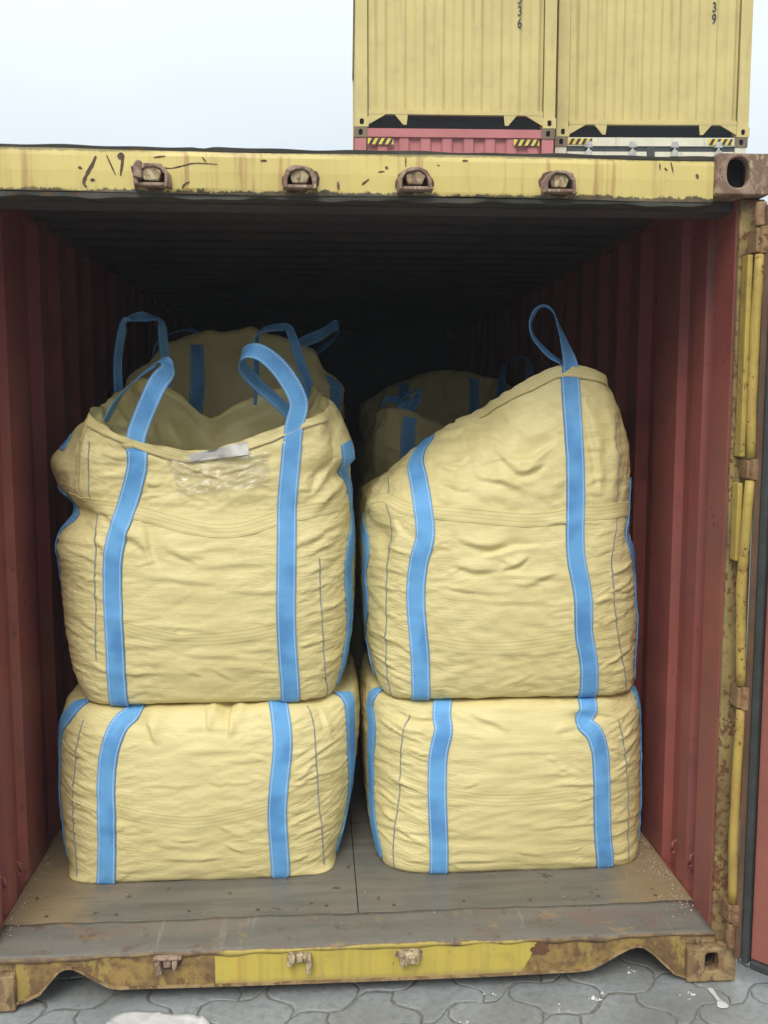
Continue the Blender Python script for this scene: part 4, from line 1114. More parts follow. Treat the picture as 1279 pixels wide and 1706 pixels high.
# right door, swung open about the right post
DOOR = empty('door', (1.214, -.018, 0)); DOOR.parent = CT
HZ = [(2.305, 2.375), (1.635, 1.690), (.920, .985), (.215, .275)]
def door_xf(m):
    a = R(-47); return m.xform(Matrix.Translation((1.214, -.018, 0)) @ Matrix.Rotation(a, 4, 'Z'))
# local frame: x along the leaf, -y towards its inner face
d = MB(); d.box(.045, 1.15, -.012, .030, .115, 2.445); door_xf(d).build('door_panel', M['red_door'], DOOR, bevel=.004)
d = MB()
for x0 in (.12, .40, .68, .94): d.prism([(x0, -.011), (x0 + .02, -.024), (x0 + .15, -.024), (x0 + .17, -.011)], 'z', .22, 2.34)
door_xf(d).build('door_rib', M['red_door'], DOOR)
d = MB(); d.box(.020, .043, -.030, .010, .10, 2.45); door_xf(d).build('door_gasket', M['gasket'], DOOR, bevel=.006)
d = MB(); d.box(-.004, .017, -.020, .012, .105, 2.44); door_xf(d).build('door_flange', M['rust'], DOOR, bevel=.003)
d = MB(); d.box(-.0085, -.0045, -.010, .020, 1.02, 2.29); door_xf(d).build('edge_strip', M['gasket_green'], DOOR)
d = MB(); d.box(.046, 1.15, -.022, .034, .085, .113); door_xf(d).build('door_gasket', M['gasket'], DOOR, bevel=.005)
for k, (z0, z1) in enumerate(HZ):
    h = MB(); h.box(1.176, 1.214, -.022, .038, z0, z1)
    h.cyl((1.203, -.020, z0 - .004), (1.203, -.020, z1 + .004), .017, 14)
    h.build('hinge', M['hinge_rust'], CT, bevel=.003)
zs = [2.455] + [v for ab in HZ for v in (ab[1], ab[0])] + [.125]
for k in range(5):
    z1, z0 = zs[2 * k] - .006, zs[2 * k + 1] + .006
    b = MB(); N_ = 14; n_ = 12; cx = [];
    for i in range(N_ + 1):
        f = i / N_; z = z1 + (z0 - z1) * f
        x = 1.192 - .012 * math.sin(math.pi * f) * (1 if k == 2 else .3) + .0008 * math.sin(z * 23); y = -.012 - .003 * math.sin(z * 9)
        rr = .0150 + .0004 * math.sin(z * 40)
        cx.append([(x + rr * math.cos(2 * math.pi * q_ / n_) * 1.05, y + rr * math.sin(2 * math.pi * q_ / n_), z) for q_ in range(n_)])
    fs = [(i * n_ + j, (i + 1) * n_ + j, (i + 1) * n_ + (j + 1) % n_, i * n_ + (j + 1) % n_) for i in range(N_) for j in range(n_)]
    fs += [tuple(range(n_)), tuple(reversed(range(N_ * n_, N_ * n_ + n_)))]
    b.add(sum(cx, []), fs).build('hinge_bar', M['hinge_rust'] if k in (0, 4) else M['hinge_yellow'], CT, smooth=True)
b = MB(); b.box(1.160, 1.176, -.006, .036, 1.70, 2.30); b.build('hinge_plate', M['hinge_yellow'], CT, bevel=.003)
b = MB(); b.box(1.158, 1.174, -.004, .036, 1.38, 1.62); b.build('hinge_plate', M['hinge_yellow'], CT, bevel=.003)

# ------------------------------------------------------------------ containers stacked behind
def far_container(x0, y0, z0, h, mat, label, kind='end', digits='', chevrons=False, L=6.06):
    W = 2.438; x1 = x0 + W; z1 = z0 + h
    t = empty('stacked_container', (x0 + W / 2, y0, z0), label, 'shipping container', 'containers stacked behind')
    cw, ch, cd = .162, .118, .178
    for ax in (x0, x1 - cw):
        for az in (z0, z1 - ch):
            casting('corner_casting', t, M['cast_bg'] if az > z0 or kind != 'yellow' else mat, ax, ax + cw, y0, y0 + cd, az, az + ch, (ax + cw / 2, az + ch / 2, .052, .07, 3.5), bevel=0, n=4)
            MB().box(ax, ax + cw, y0 + L - cd, y0 + L, az, az + ch).build('corner_casting', M['cast_bg'], t)
        for yy in (y0 + .012, y0 + L - .13):
            MB().box(ax + .008, ax + cw - .012, yy, yy + .12, z0 + ch, z1 - ch).build('corner_post', mat, t)
    # side walls
    for xs, sg in ((x0 + .03, -1), (x1 - .03, 1)):
        m = MB(); vs = []; y = y0 + .14; pr = []
        while y < y0 + L - .4: pr += [(y, 0), (y + .07, 0), (y + .12, 1), (y + .21, 1)]; y += .278
        pr += [(y, 0), (y0 + L - .13, 0)]
        n_ = len(pr)
        vs = [(xs - sg * .036 * k, yy, z) for z in (z0 + .13, z1 - .06) for yy, k in pr]
        fs = [((i, i + 1, n_ + i + 1, n_ + i) if sg > 0 else (n_ + i, n_ + i + 1, i + 1, i)) for i in range(n_ - 1)]
        m.add(vs, fs).build('side_wall', mat, t)
        MB().box(xs - .03, xs + .03, y0 + cd, y0 + L - cd, z0 + .03, z0 + .13).build('bottom_side_rail', mat, t)
        MB().box(xs - .03, xs + .03, y0 + cd, y0 + L - cd, z1 - .06, z1 - .01).build('top_side_rail', mat, t)
    MB().box(x0 + .06, x1 - .06, y0 + .10, y0 + L - .05, z1 - .045, z1 - .02).build('roof', mat, t)
    MB().box(x0 + .06, x1 - .06, y0 + .06, y0 + L - .05, z0 + .158, z0 + .20).build('underfloor', M['dark'], t)
    MB().box(x0 + .17, x1 - .17, y0 + .30, y0 + .36, z0 + .012, z0 + .158).build('cross_member', M['dark'], t)
    MB().box(x0 + .17, x1 - .17, y0 + L - .1, y0 + L - .05, z0 + .012, z1 - .06).build('far_wall', mat, t)
    a, b = x0 + cw, x1 - cw
    # bottom rail with gussets and hanging tabs
    MB().box(a, b, y0 + .012, y0 + .07, z0 + .150, z0 + .198).build('bottom_rail', mat, t)
    for s, xx in ((1, a), (-1, b)):
        p = [(xx, z0 + .03), (xx + s * .21, z0 + .148), (xx, z0 + .148)]
        MB().prism(p if s > 0 else p[::-1], 'y', y0 + .015, y0 + .03).build('rail_gusset', mat, t)
    for xx, s in ((a + .40, 1), (b - .40, -1)):
        p = [(xx - .085 * s, z0 + .149), (xx + .02 * s, z0 + .03), (xx + .06 * s, z0 + .03), (xx + .075 * s, z0 + .149)]
        MB().prism(p if s > 0 else p[::-1], 'y', y0 + .015, y0 + .03).build('rail_tab', mat, t)
    if kind != 'doors':
        MB().box(a, b, y0 + .012, y0 + .09, z1 - .11, z1 - .012).build('top_rail', mat, t)
        m = MB(); pr = []
        pitch = .232 if kind == 'yellow' else .262
        x = a
        while x < b - .02:
            pr += ([(x, 1), (x + pitch * .33, 1), (x + pitch * .5, 0), (x + pitch * .83, 0)] if kind == 'yellow' else [(x, 1), (x + pitch * .40, 1), (x + pitch * .5, 0), (x + pitch * .90, 0)]); x += pitch
        pr = [(min(xx, b), k) for xx, k in pr] + [(b, 1)]
        n_ = len(pr); dpt = .030 if kind == 'yellow' else .034
        vs = [(xx, y0 + .03 + dpt * k, z) for z in (z0 + .195, z1 - .108) for xx, k in pr]
        fs = [(i, i + 1, n_ + i + 1, n_ + i) for i in range(n_ - 1)]
        m.add(vs, fs).build('end_wall', mat, t)
    else:
        MB().box(a, b, y0 + .012, y0 + .09, z1 - .108, z1 - .004).build('door_header', mat, t)
        MB().box(a, b, y0 + .03, y0 + .08, z1 - .172, z1 - .110).build('door_gasket', M['gasket'], t)
        mid = (a + b) / 2
        for xa, xb in ((a, mid - .03), (mid + .03, b)):
            dd = MB().box(xa, xb, y0 + .02, y0 + .07, z0 + .20, z1 - .174).build('door', mat, t)
            for fx in (.26, .80):
                xr = xa + (xb - xa) * fx
                MB().cyl((xr, y0 + .0, z0 + .15), (xr, y0 + .0, z1 - .10), .017, 10).build('lock_rod', M['steel'], dd, smooth=True)
                for zc in (z1 - .095, z1 - .20):
                    MB().prism([(xr - .05, zc - .035), (xr + .05, zc - .035), (xr + .03, zc + .035), (xr - .03, zc + .035)], 'y', y0 - .022, y0 + .018).build('rod_bracket', M['steel'], dd)
        MB().box(mid - .05, mid + .05, y0 + .01, y0 + .06, z1 - .34, z1 - .110).build('centre_gasket', M['gasket'], t)
    if chevrons:
        for xc in (a + .16, b - .18):
            h_ = MB(); zc = z1 - (.165 if kind != 'doors' else .056); hw, hh = .155, .036
            h_.box(xc - hw, xc + hw, y0 + .004, y0 + .0125, zc - hh, zc + hh, 0)
            for q_ in range(4):
                xs = xc - hw + .01 + q_ * .078
                h_.prism([(xs, zc - hh), (xs + .038, zc - hh), (min(xs + .078, xc + hw), zc + hh), (xs + .04, zc + hh)], 'y', y0 + .001, y0 + .0045, 1)
            h_.build('hazard_strip', [M['haz_y'], M['haz_k']], t)
    t.rotation_euler.z = R(-1.9 if x0 < 2 else -3.2)
    dg = bpy.context.evaluated_depsgraph_get
    for k, chh in enumerate(digits):
        cu = bpy.data.curves.new('digit', 'FONT'); cu.body = chh; cu.size = .165; cu.extrude = .002; cu.align_x = 'CENTER'; cu.offset = .002
        ob = bpy.data.objects.new('digit', cu); COL.objects.link(ob)
        me = bpy.data.meshes.new_from_object(ob.evaluated_get(dg())); bpy.data.objects.remove(ob)
        me.materials.clear(); me.materials.append(M['digit'])
        o = bpy.data.objects.new('digit', me); COL.objects.link(o); o.parent = t
        dx, dz = (far_container.dx, far_container.dz)
        o.location = (dx - (x0 + W / 2), .022, dz - z0 + .138 * (len(digits) - 1 - k)); o.rotation_euler = (math.pi / 2, 0, 0); o.scale = (.72, 1, 1)
    return t
XL, YL, XR, YR = .372, 9.10, 2.915, 9.40
far_container(XL, YL, 0.002, 2.60, M['g_cont'], 'blue grey container at the foot of the left stack behind the red one')
far_container(XR, YR, 0.002, 2.62, M['g_cont'], 'blue grey container at the foot of the right stack below the white one')
far_container(XL - .015, YL, 2.606, 2.60, M['r_cont'], 'pink red container under the left yellow one, hazard strips at its top corners', chevrons=True)
far_container(XR - .02, YR, 2.626, 2.60, M['w_cont'], 'white rust streaked container with lock rods under the right yellow one', kind='doors', chevrons=True)
far_container.dx, far_container.dz = 2.352, 6.375
far_container(XL, YL, 5.210, 2.60, M['y_cont'], 'left yellow container on top of the stack, marked 5 3 6', kind='yellow', digits='536')
far_container.dx, far_container.dz = 4.86, 6.60
far_container(XR, YR, 5.230, 2.60, M['y_cont'], 'right yellow container on top of the stack, marked 3 9', kind='yellow', digits='39')

# ------------------------------------------------------------------ the bulk bags
def clean_end(pts, down=True):
    p = [tuple(x) for x in pts]
    a, b = np.array(p[-2]), np.array(p[-1]); d = (b - a) / np.linalg.norm(b - a)
    if down: p.append(tuple(b + d * .03 + np.array([0, .015, 0])))
    return p

def make_bag(key, label):
    sp = SPEC[key]
    P, info = bag_base(sp)
    straps = {k: PATHS[key + '_' + k] for k in ('FL', 'FR', 'L', 'R')}
    zb = sp['keys'][0][0]
    for k in ('FL', 'FR'):
        p = [tuple(v) for v in straps[k]]; x_, y_, z_ = p[-1]
        if z_ > zb + .06: p.append((x_ + (p[-1][0] - p[-2][0]) * .5, y_ + .01, zb + .045))
        x_ = p[-1][0]; p += [(x_, sp['keys'][1][3] + .01, zb + .014), (x_, sp['keys'][0][3] + .07, zb)]
        if key in 'AB': p = [(p[0][0] + .01, p[0][1] + .07, .80)] + p
        straps[k] = p
    for k in ('L', 'R'):
        p = [(a, b + (.13 if key + k == 'CL' else .055), c_) for a, b, c_ in straps[k]]; x_, y_, z_ = p[-1]
        p += [(x_, y_, (z_ + zb) / 2), (x_, y_, zb + .03)]
        if key in 'AB': p = [(p[0][0], p[0][1] + .02, .795)] + p
        straps[k] = p
    mk = near_mask(P, list(straps.values()), .045)
    P = add_dents(P, DENT[key])
    pk, rp = [], np.random.RandomState(ord(key) + 400)      # the tape gathers the cloth: short puckers run out from its edges
    for k in ('FL', 'FR'):
        for pt in resample(straps[k], .042)[1:-2]:
            for sg in (-1, 1):
                if rp.uniform() < .62:
                    l = rp.uniform(.03, .10); a = rp.normal(-.15 if (sg < 0) == (k == 'FL') else .1, .28); x0 = pt[0] + sg * .030; z0 = pt[2] + rp.uniform(-.02, .02)
                    pk.append((x0, z0, x0 + sg * l * math.cos(a), z0 + l * math.sin(a), rp.uniform(.005, .010), rp.uniform(.0012, .0036)))
    P = add_creases(P, CREASE[key] + pk, 1 - .75 * mk, 1.25)
    nb = info['nbody']; q = info['q'][None]
    s = np.zeros(P.shape[0]); s[:nb] = np.linspace(0, 1, nb); s[nb:] = 1.0
    sidew = np.clip(1 - 2.2 * np.abs(q - .5), 0, 1)             # 1 mid front, 0 at the corners
    z = P[..., 2]
    big = smooth_noise(P, (5, 5, 5), ord(key), 2)
    ev = .0 + .024 * np.clip((1 - sidew) * 1.3 - .3, 0, 1) + .012 * np.clip(big - .25, 0, 2)
    ev = ev * (.45 + .75 * np.clip(np.sin(np.pi * np.clip(s * 1.05, 0, 1)), 0, 1))[:, None]
    eh = .004 + .004 * big
    up = np.zeros(P.shape[0])
    up[nb:] = 1.0
    ev = ev * (1 - .55 * up[:, None]); eh = eh + .016 * up[:, None]
    ev = np.clip(ev, 0, .06); eh = np.clip(eh, 0, .04)
    gate = 1 - .96 * mk
    bo = .010 * gate + .0006; bi = .005 * gate + .0004
    bo = bo * (1 + .8 * up[:, None]); bi = bi * (1 + 1.2 * up[:, None])
    X = buckle(P, ev, eh, bi, bo, 130, 11 + ord(key))
    c = P.reshape(-1, 3).mean(0)
    root = empty('bulk_bag', (round(float(c[0]), 3), round(float(c[1]), 3), round(float(P[..., 2].min()), 3)), label, 'bulk bag', 'filled bulk bags')
    xc, hw = (sp['keys'][3][1] + sp['keys'][3][2]) / 2, (sp['keys'][3][2] - sp['keys'][3][1]) / 2
    ga = .12 + .95 * np.clip((1 - sidew) * 1.25 - .25, 0, 1) * (1 - .5 * up[:, None]) + 0 * z
    ga = ga * (1 - .8 * mk) * np.where(q > 2, .5, 1)
    _, bvh = grid_object('fabric_body', X, M['fabric'], root, True, sp.get('rim') is None, sag=(xc, hw, .10 if key in 'AB' else .065), gather=ga)
    r_ = np.random.RandomState(ord(key))
    for k in ('FL', 'FR', 'L', 'R'):
        surf_ribbon('webbing_strap', bvh, straps[k], .067, M['strap'], root, .0055, .005, jit=.0014, seed=ord(key) + ord(k[-1]))
    for k, w, lift in (('MID', .050, .0007), ('BAND', .050, .0026), ('HEM', .038, .0085)):
        p = PATHS.get(key + '_' + k)
        if p: surf_ribbon('seam_band', bvh, p, w, M['band'], root, lift, .0006 if k == 'MID' else .003, lat=6)
    for k in ('SL', 'SR'):
        p = PATHS.get(key + '_' + k)
        if p: surf_ribbon('corner_seam', bvh, p, .0042, M['thread'], root, .0016, .002, lat=1, jit=.002, seed=5)
    return root, bvh, X, info

bagA = make_bag('A', 'squat bulk bag on the container floor, lower left, the untitled floor bag under the open one'.replace('the untitled floor bag ', ''))
bagB = make_bag('B', 'squat bulk bag on the container floor, lower right, under the bag with a peaked top')
bagC = make_bag('C', 'upper left bulk bag with open mouth, white label and four standing loops')
bagD = make_bag('D', 'upper right bulk bag with top sloping up to one tall loop')

# open mouth of the upper left bag: inside cloth, label, film
root, bvh, X, info = bagC
rim = X[-1]; N = grid_normals(X)[-1]
cen = np.array([-.50, .82, 1.50])
rowsI = []
for k, (f, dz) in enumerate([(0, 0), (.02, -.012), (.06, -.05), (.12, -.10), (.20, -.16), (.32, -.22), (.46, -.27), (.62, -.30), (.80, -.31), (.95, -.30)]):
    rowsI.append(rim * (1 - f) + np.array([cen[0], cen[1], 0]) * f + np.array([0, 0, 1]) * 0)
    if k: rowsI[-1][:, 2] = rim[:, 2] * (1 - f) + 1.52 * f + (dz + .31 * f) * .6
rowsI = np.array(rowsI)
rowsI[0] = rim - N * .002; 
t_ = np.linspace(0, 9, 46)
I = np.stack([[cr(rowsI[:, j], t_) for j in range(rim.shape[0])]][0], 1)
nI = smooth_noise(I, (16, 16, 16), 99, 3); nI2 = np.abs(smooth_noise(I, (9, 9, 12), 98, 2))
NI = -grid_normals(I)
ff = np.linspace(0, 1, 46)[:, None]
I = I + NI * ((.016 * nI + .03 * nI2) * np.clip(ff * 6, 0, 1))[..., None]
grid_object('inner_cloth', I, M['liner'], root, False, True, flip=True)
def patch(name, corners, mat, lift, wav, seed, nx=26, ny=16):
    """a small sheet lying on the front of the bag; corners: lower left, lower right, upper right, upper left (x, z)"""
    (ax, az), (bx, bz), (cx, cz), (dx, dz) = corners; r_ = np.random.RandomState(seed); vs = []; uvp = []
    for j in range(ny + 1):
        for i in range(nx + 1):
            u, v = i / nx, j / ny
            x = (ax * (1 - u) + bx * u) * (1 - v) + (dx * (1 - u) + cx * u) * v; zz = (az * (1 - u) + bz * u) * (1 - v) + (dz * (1 - u) + cz * u) * v
            x += wav * .5 * math.sin(9 * v + seed) * (1 if i in (0,) else .3)
            h, n, _, _ = bvh.ray_cast(Vector((x, -1, zz)), Vector((0, 1, 0)))
            if h is None or h.y > .6: h = Vector((x, .49, zz)); n = Vector((0, -1, 0))
            k = lift + wav * (.5 + .5 * math.sin(31 * u + 9 * v + seed) * math.sin(23 * v - 6 * u))
            if wav > .004:
                rr_ = abs(math.sin(9 * u + 3 * math.sin(5 * v + 2)) * math.sin(7 * v + 3 * math.sin(6 * u))); k = lift + wav * (.3 + 1.1 * (1 - rr_) ** 2 + .12 * math.sin(37 * u - 21 * v) * math.sin(25 * v + 11))
            vs.append((h.x, h.y - k, h.z)); uvp.append((u, v))
    m = MB(); m.v = vs; uv = []
    for j in range(ny):
        for i in range(nx):
            a = j * (nx + 1) + i; f = (a, a + 1, a + nx + 2, a + nx + 1); m.f.append(f); m.mi.append(0); uv += [uvp[k] for k in f]
    m.uv = uv
    return m.build(name, mat, root, smooth=True)
patch('plastic_film', [(-.590, 1.545), (-.285, 1.585), (-.287, 1.70), (-.630, 1.675)], M['film'], .004, .010, 3, 70, 44)
patch('paper_label', [(-.552, 1.664), (-.349, 1.690), (-.357, 1.733), (-.561, 1.689)], M['label'], .0145, .0015, 5, 16, 6)
# loops
free_ribbon('lifting_loop', [(-.733, .482, 1.66), (-.731, .472, 1.745), (-.701, .466, 1.827), (-.653, .46, 1.927), (-.616, .465, 1.975), (-.634, .49, 2.004), (-.675, .53, 1.993), (-.754, .58, 1.94), (-.819, .62, 1.878), (-.866, .63, 1.80)],
            [(1, 0, 0), (1, 0, .05), (.95, .1, -.3), (.85, .1, -.5), (.55, .7, -.3), (.15, .9, .3), (.2, .85, .4), (.25, .8, .4), (.25, .9, .3), (.1, 1, 0)], .064, M['strap'], root)
free_ribbon('lifting_loop', [(-.208, .480, 1.68), (-.198, .476, 1.781), (-.181, .466, 1.867), (-.225, .45, 1.957), (-.284, .44, 2.019), (-.334, .45, 2.040), (-.373, .48, 2.026), (-.372, .53, 1.985), (-.322, .57, 1.925), (-.241, .59, 1.85), (-.19, .60, 1.79)],
            [(1, 0, 0), (1, 0, 0), (1, .1, .1), (.8, .2, .5), (.45, .45, .75), (.1, .6, .8), (.0, .8, .5), (.35, .8, .2), (.5, .75, .3), (.5, .8, .3), (.5, .85, .2)], .064, M['strap'], root)
free_ribbon('lifting_loop', [(-.860, .88, 1.80), (-.868, .9, 1.92), (-.867, .9, 2.027), (-.850, .92, 2.141), (-.832, .95, 2.178), (-.779, .97, 2.195), (-.727, 1.0, 2.180), (-.717, 1.02, 2.102), (-.713, 1.03, 2.009), (-.713, 1.035, 1.87)],
            [(.35, 1, 0), (.35, 1, 0), (.3, 1, 0), (.3, 1, .2), (.2, .8, .5), (.1, .8, .6), (.3, .9, -.2), (.4, .9, -.1), (.4, .9, 0), (.6, .8, 0)], .060, M['strap'], root)
free_ribbon('lifting_loop', [(-.354, 1.035, 1.86), (-.354, 1.03, 1.94), (-.355, 1.03, 2.058), (-.349, 1.02, 2.128), (-.322, 1.0, 2.150), (-.239, .98, 2.158), (-.214, .97, 2.125), (-.186, .95, 2.032), (-.154, .93, 1.939), (-.13, .92, 1.84)],
            [(.3, 1, 0), (.3, 1, 0), (.25, 1, 0), (.2, 1, .2), (.1, .9, .4), (.1, .85, .5), (.5, .85, .2), (.6, .8, .1), (.6, .8, .1), (.5, .85, 0)], .060, M['strap'], root)
rootD, bvhD, XD, _ = bagD
free_ribbon('lifting_loop', [(.765, .585, 1.95), (.757, .58, 2.006), (.71, .58, 2.038), (.66, .6, 2.098), (.646, .6, 2.145), (.662, .6, 2.187), (.692, .6, 2.206), (.721, .59, 2.187), (.741, .575, 2.133), (.760, .56, 2.069), (.777, .550, 2.004), (.778, .548, 1.96)],
            [(.4, .9, 0), (.4, .9, .1), (.3, .9, .3), (.3, .95, .2), (.3, .95, 0), (.3, .95, -.1), (.1, 1, 0), (.2, 1, .1), (.35, .9, .1), (.6, .75, .1), (.9, .4, .1), (1, .1, 0)], .064, M['strap'], rootD)

# bags further in: same make, coarser cloth
def rear_bag(name_label, keys, rim, bulge, seed, straps=(), loops=(), rim_rows=24, extra=None):
    sp = dict(keys=keys, rows=44, res=(56, 26, 14))
    if rim: sp.update(rim=rim, rim_rows=rim_rows, bulge=bulge, rumple=.028, seed=seed)
    P, info = bag_base(sp)
    P = add_creases(P, front_creases(seed, 40, P[..., 0].min(), P[..., 0].max(), P[..., 2].min(), P[..., 2].max(), (-.4, .4), (.08, .3), (.008, .02), (.003, .010)))
    N = grid_normals(P)
    P = P + N * (.010 * smooth_noise(P, (12, 12, 22), seed, 3))[..., None]
    ev_ = .012 + .02 * np.clip(smooth_noise(P, (5, 5, 5), seed, 2), -.5, 2)
    P = buckle(P, ev_, ev_ * .7, .006 + 0 * ev_, .014 + 0 * ev_, 60, seed)
    c = P.reshape(-1, 3).mean(0)
    root = empty('bulk_bag', (round(float(c[0]), 3), round(float(c[1]), 3), round(float(P[..., 2].min()), 3)), name_label, 'bulk bag', 'filled bulk bags')
    _, b = grid_object('fabric_body', P, M['fabric'], root, True, True, gather=.5 + 0 * P[..., 0])
    for pts in straps: surf_ribbon('webbing_strap', b, pts, .067, M['strap'], root, .0035, .004, step=.025)
    for pts, sd_, w in loops: free_ribbon('lifting_loop', pts, sd_, w, M['strap'], root)
    return root

def body(x0, x1, y0, y1, z0, z1):
    return [(z0, x0 + .08, x1 - .08, y0 + .05, y1 - .05, 7), (z0 + .03, x0 + .06, x1 - .06, y0 + .03, y1 - .03, 6), (z0 + (z1 - z0) * .3, x0 + .01, x1 - .01, y0, y1, 4.4),
            (z0 + (z1 - z0) * .6, x0, x1, y0, y1, 4.0), (z1 - .04, x0 + .02, x1 - .02, y0 + .02, y1 - .02, 4.4), (z1, x0 + .06, x1 - .06, y0 + .06, y1 - .06, 5)]
def lower(x0, x1, y0, y1): return body(x0, x1, y0, y1, .166, .80)
# second row
E0, E1 = 1.50, 2.50
LO = rear_bag('squat bulk bag on the floor of the left second row, behind the front pair', lower(-1.08, .03, E0, E1), None, None, 61, [[(-.85, E0, .78), (-.86, E0, .5), (-.86, E0, .2)], [(-.22, E0, .78), (-.22, E0, .5), (-.22, E0, .2)]])
def copy_tree(o, delta, label, parent=None):
    c = o.copy(); COL.objects.link(c)
    if parent is None: c.location = Vector(o.location) + Vector(delta); c['label'] = label
    else: c.parent = parent
    for ch in o.children: copy_tree(ch, None, None, c)
    return c
copy_tree(LO, (1.125, .0, 0), 'squat bulk bag on the floor of the right second row, behind the front pair')
copy_tree(LO, (1.125, 1.06, 0), 'squat bulk bag on the floor of the third row, right side, deep in the shade')
rear_bag('dim bulk bag in the left second row, rising behind the open mouth', body(-1.06, .03, E0, E1, .805, 1.55),
         [(0, -.98, 1.62, 1.95), (.15, -.86, 1.66, 2.10), (.3, -.72, 1.68, 2.175), (.55, -.46, 1.68, 2.195), (.8, -.2, 1.68, 2.15), (1, -.06, 1.68, 2.02), (1.5, .0, 1.85, 1.85), (2, -.1, 2.1, 2.0), (2.5, -.5, 1.95, 2.15), (3, -.9, 2.05, 2.0), (3.5, -1.0, 1.8, 1.9)],
         [(0, .02, .5), (1, .03, .5), (1.5, .03, .5), (2, .02, .5), (4, .02, .5)], 62,
         straps=[[(-.66, 1.66, 2.13), (-.66, 1.62, 1.95), (-.68, 1.53, 1.55), (-.68, 1.5, 1.2), (-.68, 1.52, .85)], [(-.06, 1.72, 2.0), (-.035, 1.66, 1.8), (-.03, 1.62, 1.5), (-.03, 1.60, 1.2)]],
         loops=[([(-.24, 1.72, 2.10), (-.179, 1.70, 2.147), (-.095, 1.68, 2.182), (-.030, 1.66, 2.222), (-.015, 1.69, 2.205), (-.05, 1.73, 2.16), (-.12, 1.77, 2.11)], [(.3, .4, .9), (.2, .4, .9), (.1, .5, .9), (.1, .6, .8), (.1, .8, .4), (.2, .8, .6), (.2, .8, .6)], .064),
                ([(-.86, 1.70, 2.08), (-.84, 1.68, 2.14), (-.78, 1.66, 2.18), (-.70, 1.68, 2.20), (-.64, 1.72, 2.17)], [(.2, .9, .2)] * 5, .06)])
rear_bag('dim bulk bag in the right second row, its pointed corner left of the sloping bag', body(.075, 1.10, E0, E1, .805, 1.50),
         [(0, .20, 1.66, 1.850), (.12, .29, 1.655, 1.835), (.3, .46, 1.70, 1.77), (.6, .75, 1.75, 1.66), (1, 1.0, 1.75, 1.62), (1.5, 1.04, 1.9, 1.6), (2, 1.0, 2.2, 1.62), (2.5, .6, 2.2, 1.62), (3, .2, 2.1, 1.66), (3.6, .17, 1.8, 1.78)],
         [(0, .0, .5), (.5, .04, .4), (1, .05, .5), (2, .03, .5), (3.5, .03, .5), (4, .0, .5)], 63,
         straps=[[(.312, 1.66, 1.80), (.305, 1.60, 1.70), (.30, 1.53, 1.5), (.30, 1.5, 1.2), (.30, 1.52, .85)], [(.1, 1.70, 1.5), (.08, 1.72, 1.3), (.08, 1.72, 1.1)]],
         loops=[([(.300, 1.66, 1.80), (.286, 1.655, 1.84), (.276, 1.645, 1.877), (.301, 1.635, 1.91), (.345, 1.64, 1.918), (.340, 1.66, 1.877), (.31, 1.68, 1.83)], [(1, .2, 0), (.9, .4, .2), (.6, .7, .4), (.2, .9, .4), (.4, .8, -.3), (.7, .6, -.3), (.8, .5, -.2)], .062),
                ([(.20, 1.72, 1.83), (.21, 1.74, 1.87), (.25, 1.76, 1.885), (.29, 1.76, 1.86)], [(.2, .8, .5)] * 4, .06)])
rear_bag('dark bulk bag deepest in the shade, one loop standing on it', body(.10, 1.12, 2.62, 3.6, .805, 1.62),
         [(0, .17, 2.85, 1.88), (.3, .40, 2.85, 2.0), (.55, .63, 2.85, 2.055), (.8, .9, 2.85, 2.02), (1, 1.06, 2.88, 1.95), (1.5, 1.05, 3.0, 1.9), (2, 1.0, 3.2, 1.9), (2.5, .6, 3.2, 1.95), (3, .2, 3.1, 1.85), (3.5, .16, 3.0, 1.85)],
         [(0, .02, .5), (1, .03, .5), (2, .03, .5), (4, .02, .5)], 64,
         straps=[[(.80, 2.84, 2.0), (.80, 2.75, 1.8), (.80, 2.65, 1.5)], [(.40, 2.84, 1.98), (.38, 2.75, 1.8), (.37, 2.65, 1.5)]],
         loops=[([(.962, 2.80, 1.85), (.965, 2.78, 1.96), (.97, 2.76, 2.035), (1.003, 2.75, 2.111), (1.052, 2.75, 2.137), (1.112, 2.76, 2.115), (1.128, 2.78, 2.04), (1.12, 2.82, 1.93)], [(.85, .5, 0), (.85, .5, 0), (.8, .6, .1), (.5, .8, .3), (.3, .9, .2), (.6, .8, .2), (.85, .5, 0), (.85, .5, 0)], .062)])

